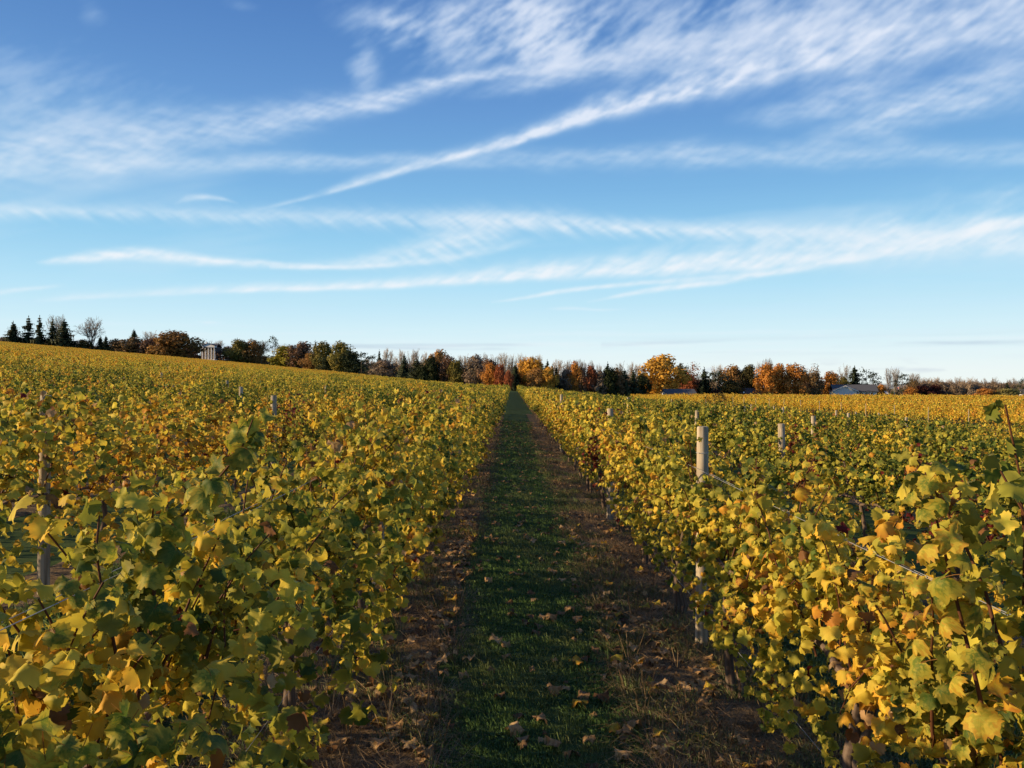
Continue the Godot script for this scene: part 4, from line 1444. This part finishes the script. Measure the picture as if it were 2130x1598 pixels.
func small_house(called: String, label: String, at: Vector3, turn: float, w: float, h: float, deep: float, rise: float, wall: Material, roof: Material, windows: int) -> void:
	var o := thing(called, label, "house", at, turn)
	part("wall", gable_wall(Vector3(-w / 2, -0.3, -deep), Vector3(w / 2, h, 0), rise, true), wall, o)
	part("roof", gable_roof(Vector3(-w / 2, h + 0.02, -deep), Vector3(w / 2, h + 0.02, 0), rise, true, 0.45, 0.15), roof, o)
	for k in windows:
		window_part(o, Vector3(-w / 2 + w * (k + 0.6) / (windows + 0.2), 0.9, 0.004), 1.0, 1.1, mats["white_paint"])
	part("door", box_mesh(Vector3(w / 2 - 1.6, 0, 0.004), Vector3(w / 2 - 0.7, 2.0, 0.06)), solid("dark_door", Color(0.06, 0.05, 0.05), 0.6), o)

func car(called: String, label: String, at: Vector3, turn: float) -> void:
	var o := thing(called, label, "car", at, turn)
	var side := [Vector2(-2.2, 0.35), Vector2(-2.25, 0.75), Vector2(-2.0, 0.95), Vector2(-1.0, 1.02), Vector2(-0.45, 1.45), Vector2(0.95, 1.47), Vector2(1.75, 1.02), Vector2(2.2, 0.95), Vector2(2.25, 0.4)]
	var m := Mesher.new()
	for k in side.size():
		var a: Vector2 = side[k]
		var b: Vector2 = side[(k + 1) % side.size()]
		var ia := 0.86 if a.y < 1.1 else 0.66
		var ib := 0.86 if b.y < 1.1 else 0.66
		m.face(Vector3(a.x, a.y, -ia), Vector3(b.x, b.y, -ib), Vector3(b.x, b.y, ib), Vector3(a.x, a.y, ia), Vector3((a.x + b.x) * 0.3, (a.y + b.y) / 2 - 0.8, 0))
		for s: float in [-1.0, 1.0]:
			m.tri(Vector3(a.x, a.y, s * ia), Vector3(b.x, b.y, s * ib), Vector3(0, 0.7, s * 0.86), Vector3(0, 0.1, s).normalized())
	part("body", m.mesh(), solid("car_blue", Color(0.06, 0.16, 0.42), 0.25), o)
	for s: float in [-1.0, 1.0]:
		part("side_window", box_mesh(Vector3(-0.7, 1.06, s * 0.80 - 0.03), Vector3(1.2, 1.36, s * 0.80 + 0.03)), solid("window_glass", Color(0.03, 0.035, 0.04), 0.12), o)
		for x: float in [-1.4, 1.4]:
			var wheel := CylinderMesh.new()
			wheel.top_radius = 0.33
			wheel.bottom_radius = 0.33
			wheel.height = 0.22
			var wp := part("wheel", wheel, solid("tyre", Color(0.02, 0.02, 0.02), 0.8), o)
			wp.position = Vector3(x, 0.33, s * 0.80)
			wp.rotation.x = PI / 2

func headland() -> void:
	# weeds gone to seed in the hollow, and the bush at the golden block
	var weed := blade_tuft(26, 1.0, 0.35, 0.016, 0.45)
	var where := []
	var tint := []
	for k in 420:
		var d := rng.randf_range(75.0, 190.0) if rng.randf() < 0.6 else rng.randf_range(44.0, 62.0)
		var x := 28.0 + rng.randf_range(-0.5, 3.5)
		if nz.get_noise_2d(d * 4.0, x * 4.0) < 0.0: continue
		var s := rng.randf_range(0.8, 1.5)
		where.append(Transform3D(Basis(Vector3.UP, rng.randf() * TAU).scaled(Vector3(s * 1.6, s, s * 1.6)), on_ground(x, d)))
		tint.append(Color(0.13, 0.085, 0.075).lerp(Color(0.24, 0.19, 0.15), rng.randf()))
	var o := scatter("dead_weeds", weed, solid("weeds", Color.WHITE, 0.9, 0.3, true), where, tint)
	tag(o, "purple-brown dead weeds in the hollow before the golden block", "weeds")
	var bush := thing("bush", "lone dark bush in front of the golden vine block", "bush", on_ground(33.5, 139.0, 0.0))
	part("crown", crown_round(14, 60, 0.03, 1.0, -0.35), solid("crown_olivedark", Color(0.062, 0.055, 0.018), 0.7, 0.5, true), bush).scale = Vector3(4.6, 2.6, 4.6)

# ---------------------------------------------------------------- sky
const SKY_W := 4096
const SKY_H := 2048
const AIR := [[0.0, 240, 249, 245], [0.9, 237, 248, 247], [1.9, 229, 246, 249], [3.84, 209, 239, 250], [6.41, 181, 226, 248], [9.58, 150, 206, 240], [12.7, 127, 183, 229], [15.7, 113, 166, 219], [18.0, 104, 154, 212], [20.1, 96, 145, 205], [22.2, 89, 137, 199], [24.3, 83, 129, 193], [40.0, 66, 106, 173], [90.0, 52, 88, 154]]
var bands: Array = []
var patches: Array = []
var n_wisp := FastNoiseLite.new()
var n_hair := FastNoiseLite.new()
var n_puff := FastNoiseLite.new()
var n_rib := FastNoiseLite.new()

func air(el: float) -> Vector3:
	for k in AIR.size() - 1:
		if el <= AIR[k + 1][0]:
			var t: float = (el - AIR[k][0]) / (AIR[k + 1][0] - AIR[k][0])
			return Vector3(AIR[k][1], AIR[k][2], AIR[k][3]).lerp(Vector3(AIR[k + 1][1], AIR[k + 1][2], AIR[k + 1][3]), t)
	return Vector3(48, 84, 150)

func band_cover(b: Dictionary, column: int, az: float, el: float) -> float:
	var t: float = (el - b.c[column]) / b.w[column]
	if t < -3.2 or t > 3.6: return 0.0
	var n0 := n_hair.get_noise_2d(az * 26.0 + el * 30.0, el * 120.0 + b.s)
	var prof := 0.0
	var fine := n_hair.get_noise_2d((az * 0.9 + el * 0.43) * 46.0 + 900.0, (el * 0.9 - az * 0.43) * 210.0)
	if b.mode == "up":
		var rag := n_puff.get_noise_2d(az * 30.0 - el * 26.0, el * 40.0 + b.s)
		if t > 0.0: t = t * 0.85 - rag * 0.8 * clampf(b.w[column] * 0.9 * smoothstep(5.0, 14.0, el) + 0.12, 0.1, 1.0)
		else: t += rag * 0.2
		prof = exp(-t * t * (3.2 if t < 0.0 else 0.85))
		prof *= 0.86 + 0.3 * n0 + 0.2 * rag + 0.3 * fine + 0.5 * n_hair.get_noise_2d((az * 0.88 + el * 0.47) * 14.0, (el * 0.88 - az * 0.47) * 80.0 + b.s)
	elif b.mode == "ribs":
		var ribs := n_rib.get_noise_2d(az * 42.0 + el * 62.0, el * 9.0 + az * 2.0 + b.s) * 1.1 + n_hair.get_noise_2d(az * 60.0 + el * 90.0, el * 8.0) * 0.4
		t += ribs * 0.45
		prof = exp(-t * t * 1.0) * (0.9 + 0.42 * ribs + 0.35 * n0 + 0.3 * fine)
	else:
		t += n_puff.get_noise_2d(az * 11.0, el * 30.0 + b.s) * 0.55
		prof = exp(-pow(absf(t), 2.5) * 1.15) * (0.88 + 0.55 * n0 + 0.35 * fine)
	return clampf(b.a[column] * prof * 1.18, 0.0, 0.95)

func patch_cover(p: PackedFloat64Array, az: float, el: float) -> float:
	var dx := (az - p[0]) / p[2]
	var dy := (el - p[1]) / p[3]
	var q := dx * dx + dy * dy
	if q > 6.0: return 0.0
	var u := az * 0.88 + el * 0.47
	var v := el * 0.88 - az * 0.47
	var f := n_puff.get_noise_2d(u * 13.0, v * 34.0) * 1.1 + n_hair.get_noise_2d(u * 16.0, v * 90.0) * 0.6 + n_hair.get_noise_2d(u * 55.0 + 700.0, v * 170.0) * 0.5
	return clampf(p[4] * smoothstep(-1.15, 1.25, f + 0.30 - q * 0.34) * exp(-q * 0.35), 0.0, 0.97)

func air_at(az: float, el: float, clear: float) -> Vector3:
	var base := air(el)
	var ea := deg_to_rad(el)
	var aa := deg_to_rad(az)
	var dir := Vector3(sin(aa) * cos(ea), sin(ea), -cos(aa) * cos(ea))
	var glow := maxf(0.0, dir.dot(SUN_TO))
	base = base.lerp(Vector3(255, 248, 236), pow(glow, 9.0) * 0.5 + glow * glow * 0.06)
	# thin cirrus of the whole sky, laid on a high level sheet
	var px := dir.x / (dir.y + 0.16)
	var pz := dir.z / (dir.y + 0.16)
	var g := n_wisp.get_noise_2d(px * 22.0 + pz * 9.0, pz * 62.0 - px * 20.0)
	var h := n_wisp.get_noise_2d(px * 9.0 + 400.0, pz * 12.0)
	clear *= 1.0 - 0.30 * smoothstep(-0.05, 0.7, g + h * 0.8) * smoothstep(3.0, 12.0, el)
	# low veils over the horizon
	if el < 5.0:
		var v := n_hair.get_noise_2d(az * 5.0, el * 150.0)
		clear *= 1.0 - 0.25 * smoothstep(0.0, 0.5, v) * smoothstep(4.5, 2.5, el) * smoothstep(1.6, 2.3, el)
		var grey := smoothstep(-0.12 if az > 6.0 and az < 60.0 else 0.04, 0.34, n_hair.get_noise_2d(az * 3.0 + 700.0, el * 120.0)) * exp(-pow((el - 2.45) / 0.38, 2.0))
		base = base.lerp(Vector3(192, 210, 226), grey * (0.6 if az < 5.0 else 0.85))
		var low := smoothstep(0.12, 0.45, n_hair.get_noise_2d(az * 16.0 + 90.0, el * 110.0)) * exp(-pow((el - 0.95) / 0.45, 2.0))
		base = base.lerp(Vector3(205, 216, 226), low * 0.55)
	var cloud := Vector3(240, 246, 252).lerp(Vector3(228, 236, 251), smoothstep(8.0, 20.0, el))
	return cloud.lerp(base, clear)

func az_of(c: int) -> float:
	var az := (c + 0.5) * 360.0 / SKY_W
	return az - 360.0 if az > 180.0 else az

func el_of(r: int) -> float:
	return 90.0 - (r + 0.5) * 180.0 / SKY_H

func sky() -> PanoramaSkyMaterial:
	n_wisp.seed = 5
	n_wisp.frequency = 0.02
	n_wisp.fractal_octaves = 5
	n_hair.seed = 6
	n_hair.frequency = 0.012
	n_hair.fractal_octaves = 6
	n_rib.seed = 9
	n_rib.frequency = 0.016
	n_rib.fractal_octaves = 3
	n_puff.seed = 7
	n_puff.frequency = 0.013
	n_puff.fractal_octaves = 6
	n_puff.domain_warp_enabled = true
	n_puff.domain_warp_amplitude = 11.0
	n_puff.domain_warp_frequency = 0.012
	n_puff.domain_warp_fractal_octaves = 3
	var list := [
	"bright_contrail up:-17.68 10.92 0.09 0.00 -13.79 11.88 0.13 0.35 -10.39 12.97 0.29 0.62 -6.60 14.13 0.32 0.70 -3.39 14.98 0.36 0.75 -0.16 15.79 0.42 0.85 3.07 16.66 0.52 0.85 5.64 17.43 0.71 0.82 9.14 18.11 0.89 0.75 12.57 18.77 1.14 0.75 16.80 19.46 1.42 0.75 21.97 19.88 1.56 0.68 26.54 19.90 1.62 0.62 31.01 19.62 1.66 0.60 39.00 19.31 1.76 0.40 50.31 17.95 1.65 0.00",
	"upper_contrail soft:-41.45 10.52 1.94 0.35 -31.01 13.18 1.77 0.44 -24.70 14.35 1.65 0.44 -20.57 15.33 1.45 0.42 -15.91 16.53 1.18 0.44 -11.64 17.52 0.89 0.52 -6.60 18.85 0.64 0.60 -3.39 19.68 0.45 0.55 -0.16 20.20 0.42 0.55 2.75 20.38 0.52 0.45 7.55 21.02 0.77 0.30 16.80 21.76 0.93 0.20 27.82 21.74 0.86 0.00",
	"second_veil soft:-3.71 18.64 0.26 0.00 0.48 19.43 0.52 0.35 4.36 20.12 0.84 0.45 9.14 20.72 1.09 0.42 13.79 21.02 1.26 0.40 17.39 21.43 1.42 0.30 22.53 22.36 1.79 0.20 32.64 22.67 1.63 0.00",
	"ribbed_band ribs:-37.61 9.49 0.41 0.30 -31.01 9.96 0.39 0.38 -27.31 10.26 0.40 0.36 -21.97 10.58 0.42 0.30 -17.68 10.75 0.49 0.32 -11.64 10.86 0.54 0.38 -6.92 10.91 0.58 0.42 -2.10 10.98 0.65 0.50 2.75 10.76 0.65 0.55 7.55 10.37 0.51 0.52 12.26 10.04 0.47 0.50 16.80 9.72 0.50 0.48 22.53 9.21 0.60 0.42 26.54 8.73 0.75 0.30 31.01 8.09 0.83 0.20 40.90 6.79 0.73 0.00",
	"fan_band ribs:-14.70 7.65 0.19 0.20 -11.02 7.92 0.32 0.32 -7.55 8.56 0.64 0.42 -4.36 9.39 1.10 0.50 -2.10 10.04 0.97 0.45 0.48 10.52 0.58 0.30 2.75 10.82 0.32 0.00",
	"fan_foot soft:-15.91 7.54 0.12 0.30 -12.26 7.63 0.13 0.42 -8.51 7.91 0.16 0.42 -4.36 8.36 0.23 0.38 -0.48 9.11 0.29 0.25 1.78 9.64 0.29 0.00",
	"wave_cloud soft:-29.31 7.12 0.08 0.00 -28.32 7.25 0.20 0.60 -26.28 7.67 0.35 0.72 -24.16 7.91 0.41 0.74 -21.97 7.90 0.39 0.70 -19.72 7.80 0.33 0.66 -16.50 7.67 0.25 0.60 -13.49 7.63 0.16 0.50 -10.39 7.65 0.13 0.30 -6.60 7.88 0.13 0.00",
	"low_band up:-29.56 4.80 0.11 0.00 -27.31 5.13 0.17 0.30 -22.80 5.56 0.24 0.42 -17.68 5.99 0.28 0.60 -13.18 6.24 0.28 0.68 -8.51 6.50 0.32 0.74 -3.71 6.87 0.42 0.75 1.13 7.27 0.55 0.74 5.96 7.45 0.71 0.74 10.71 7.61 0.89 0.70 16.80 7.87 1.11 0.66 21.97 8.13 1.26 0.60 26.54 8.30 1.39 0.55 31.01 8.23 1.44 0.55 42.70 7.77 1.09 0.30",
	"right_streak up:19.72 7.60 0.12 0.20 23.89 8.25 0.24 0.45 26.80 8.68 0.29 0.65 29.07 9.05 0.34 0.72 31.01 9.26 0.36 0.72 40.90 10.01 0.49 0.40",
	"thin_streak soft:-1.45 5.51 0.05 0.20 0.48 5.77 0.10 0.60 4.36 6.33 0.16 0.68 7.55 6.61 0.16 0.60 11.33 6.78 0.19 0.50 15.31 7.04 0.19 0.20 18.27 7.30 0.18 0.00",
	"thin_streak_two soft:5.00 5.49 0.05 0.10 7.24 5.88 0.13 0.60 9.45 6.23 0.19 0.66 12.26 6.51 0.19 0.62 15.31 6.89 0.22 0.60 18.27 7.30 0.25 0.55 22.53 7.84 0.27 0.50 26.54 8.36 0.26 0.50 30.29 9.11 0.25 0.30",
	"far_left_wisp soft:-37.61 4.07 0.20 0.30 -33.32 4.88 0.19 0.40 -31.01 5.28 0.14 0.45 -29.07 5.61 0.11 0.35 -27.56 5.86 0.09 0.00",
	"hat_wisp soft:-21.70 11.12 0.06 0.00 -20.99 11.47 0.18 0.35 -20.00 11.66 0.18 0.38 -18.85 11.62 0.12 0.35 -17.68 11.40 0.06 0.00",
	"mid_veil soft:-37.61 11.47 0.61 0.15 -31.01 12.20 0.61 0.26 -23.35 13.24 0.65 0.30 -17.68 13.92 0.55 0.34 -11.64 14.35 0.51 0.34 -5.32 14.70 0.52 0.26 1.13 14.82 0.65 0.26 10.71 14.82 0.83 0.36 19.72 14.22 0.73 0.32 31.01 13.04 0.61 0.26 42.70 11.46 0.57 0.20",
	"small_low_wisp soft:2.10 5.00 0.03 0.00 3.07 5.06 0.10 0.30 4.36 5.08 0.10 0.30 5.96 4.94 0.06 0.30 7.87 4.98 0.06 0.00",
	"tiny_wisp soft:-20.57 3.90 0.03 0.00 -19.72 3.89 0.08 0.40 -18.56 3.89 0.06 0.00",
	"right_hairs soft:18.27 15.26 0.61 0.00 21.42 15.59 0.90 0.38 23.89 16.09 1.24 0.50 26.54 16.69 1.39 0.50 29.07 16.98 1.41 0.45 31.01 17.18 1.66 0.45 36.99 17.49 1.55 0.30 44.40 17.86 1.39 0.00",
	"blue_gap_hairs soft:13.79 16.75 0.31 0.00 16.80 16.80 0.74 0.25 19.72 17.24 1.03 0.38 22.53 17.75 1.02 0.38 24.70 18.01 0.71 0.20 26.54 18.14 0.58 0.00"
	]
	for text: String in list:
		var two := text.split(":")
		var head := two[0].split(" ")
		var f := two[1].split_floats(" ")
		var b := {"mode": head[1], "s": bands.size() * 77.0, "c": PackedFloat32Array(), "w": PackedFloat32Array(), "a": PackedFloat32Array()}
		b.c.resize(SKY_W)
		b.w.resize(SKY_W)
		b.a.resize(SKY_W)
		var count := f.size() / 4
		for col in SKY_W:
			var az := (col + 0.5) * 360.0 / SKY_W
			if az > 180.0: az -= 360.0
			b.w[col] = 1.0
			for k in count - 1:
				if az >= f[k * 4] and az < f[k * 4 + 4]:
					var t := (az - f[k * 4]) / (f[k * 4 + 4] - f[k * 4])
					var kp := maxi(k - 1, 0)
					var kn := mini(k + 2, count - 1)
					b.c[col] = cubic_interpolate(f[k * 4 + 1], f[k * 4 + 5], f[kp * 4 + 1], f[kn * 4 + 1], t)
					b.w[col] = lerpf(f[k * 4 + 2], f[k * 4 + 6], t)
					b.a[col] = lerpf(f[k * 4 + 3], f[k * 4 + 7], t)
		bands.append(b)
	for text in ("0.48 22.22 4.85 1.94 0.7;1.13 22.63 1.62 1.29 0.85;3.07 21.56 1.94 1.10 0.7;-4.20 21.61 1.94 1.46 0.5;-2.10 23.45 4.53 1.13 0.5;-7.71 22.86 1.29 0.52 0.75;-9.86 20.40 0.78 1.23 0.6;-7.62 21.85 1.16 0.45 0.4;-10.24 23.13 1.29 0.97 0.3;8.51 22.96 6.47 1.94 0.35;19.72 21.43 7.76 2.26 0.4;12.26 23.25 8.41 1.62 0.34;27.82 21.25 9.70 1.94 0.4;-26.28 21.51 0.52 0.52 0.25;-29.56 16.00 5.17 1.94 0.45;-17.68 22.99 0.65 0.26 0.25").split(";"):
		patches.append(PackedFloat64Array(text.split_floats(" ")))
	# fine where the sky is seen in detail, every fourth texel elsewhere
	var r0 := int((90.0 - 32.0) / 180.0 * SKY_H) / 4 * 4
	var rows := SKY_H / 2 - r0
	var near := []
	for c in SKY_W:
		if absf(az_of(c)) < 44.0: near.append(c)
	var clear := PackedFloat32Array()
	clear.resize(SKY_W * rows)
	clear.fill(1.0)
	for b: Dictionary in bands:
		for c: int in near:
			if b.a[c] < 0.01: continue
			var az := az_of(c)
			var top := maxi(r0, int((90.0 - b.c[c] - 3.7 * b.w[c]) / 180.0 * SKY_H))
			var low := mini(SKY_H / 2 - 1, int((90.0 - b.c[c] + 3.3 * b.w[c]) / 180.0 * SKY_H))
			for r in range(top, low + 1):
				clear[(r - r0) * SKY_W + c] *= 1.0 - band_cover(b, c, az, el_of(r))
	for p: PackedFloat64Array in patches:
		for c: int in near:
			var az := az_of(c)
			if absf(az - p[0]) > 2.5 * p[2]: continue
			var top := maxi(r0, int((90.0 - p[1] - 2.5 * p[3]) / 180.0 * SKY_H))
			var low := mini(SKY_H / 2 - 1, int((90.0 - p[1] + 2.5 * p[3]) / 180.0 * SKY_H))
			for r in range(top, low + 1):
				clear[(r - r0) * SKY_W + c] *= 1.0 - patch_cover(p, az, el_of(r))
	var bytes := PackedByteArray()
	for block in SKY_H / 8:
		var r := block * 4
		var row := PackedByteArray()
		row.resize(SKY_W * 3)
		var el := el_of(r) - 1.5 * 180.0 / SKY_H
		for c in range(0, SKY_W, 4):
			var az := az_of(c + 2)
			if r >= r0 and absf(az) < 44.3: continue
			var open := 1.0
			for b: Dictionary in bands:
				if b.a[c] > 0.01: open *= 1.0 - band_cover(b, c, az, el)
			for p: PackedFloat64Array in patches: open *= 1.0 - patch_cover(p, az, el)
			var s := air_at(az, el, open)
			for q in range(c * 3, c * 3 + 12, 3):
				row[q] = int(clampf(s.x, 0, 255))
				row[q + 1] = int(clampf(s.y, 0, 255))
				row[q + 2] = int(clampf(s.z, 0, 255))
		for k in 4:
			if r >= r0:
				var e := el_of(r + k)
				for c: int in near:
					var s := air_at(az_of(c), e, clear[(r + k - r0) * SKY_W + c])
					row[c * 3] = int(clampf(s.x, 0, 255))
					row[c * 3 + 1] = int(clampf(s.y, 0, 255))
					row[c * 3 + 2] = int(clampf(s.z, 0, 255))
			bytes.append_array(row)
	var ground := PackedByteArray()
	ground.resize(SKY_W * 3 * SKY_H / 2)
	ground.fill(150)
	bytes.append_array(ground)
	var m := PanoramaSkyMaterial.new()
	m.panorama = ImageTexture.create_from_image(Image.create_from_data(SKY_W, SKY_H, false, Image.FORMAT_RGB8, bytes))
	return m

# ---------------------------------------------------------------- scene
func _ready() -> void:
	var cam := Camera3D.new()
	cam.name = "camera"
	cam.position = Vector3(0, EYE, 0)
	cam.fov = 48.55
	cam.near = 0.05
	cam.far = 4000.0
	add_child(cam)
	cam.current = true
	var env := Environment.new()
	env.background_mode = Environment.BG_SKY
	env.sky = Sky.new()
	env.sky.sky_material = sky()
	env.background_energy_multiplier = 0.625
	env.tonemap_mode = Environment.TONE_MAPPER_LINEAR
	env.tonemap_exposure = 1.6
	env.sdfgi_enabled = true
	env.ssao_enabled = true
	env.ssil_enabled = true
	var around := WorldEnvironment.new()
	around.name = "world"
	around.environment = env
	add_child(around)
	var sun := DirectionalLight3D.new()
	sun.name = "sun"
	sun.light_energy = 1.6
	sun.light_color = Color(1.0, 0.86, 0.66)
	sun.light_angular_distance = 0.5
	sun.shadow_enabled = true
	sun.transform = Transform3D(Basis.looking_at(-SUN_TO.normalized()), Vector3.ZERO)
	add_child(sun)

	rng.seed = RNG_SEED
	nz.seed = 3
	nz.frequency = 0.02
	nz.fractal_octaves = 3
	nz_fine.seed = 4
	nz_fine.frequency = 0.03
	nz_fine.fractal_octaves = 2
	make_leaf_kit()
	grounds()
	buildings()
	trees()
	vines()
	trellis()
	headland()
	ground_cover()
	fallen_leaves()
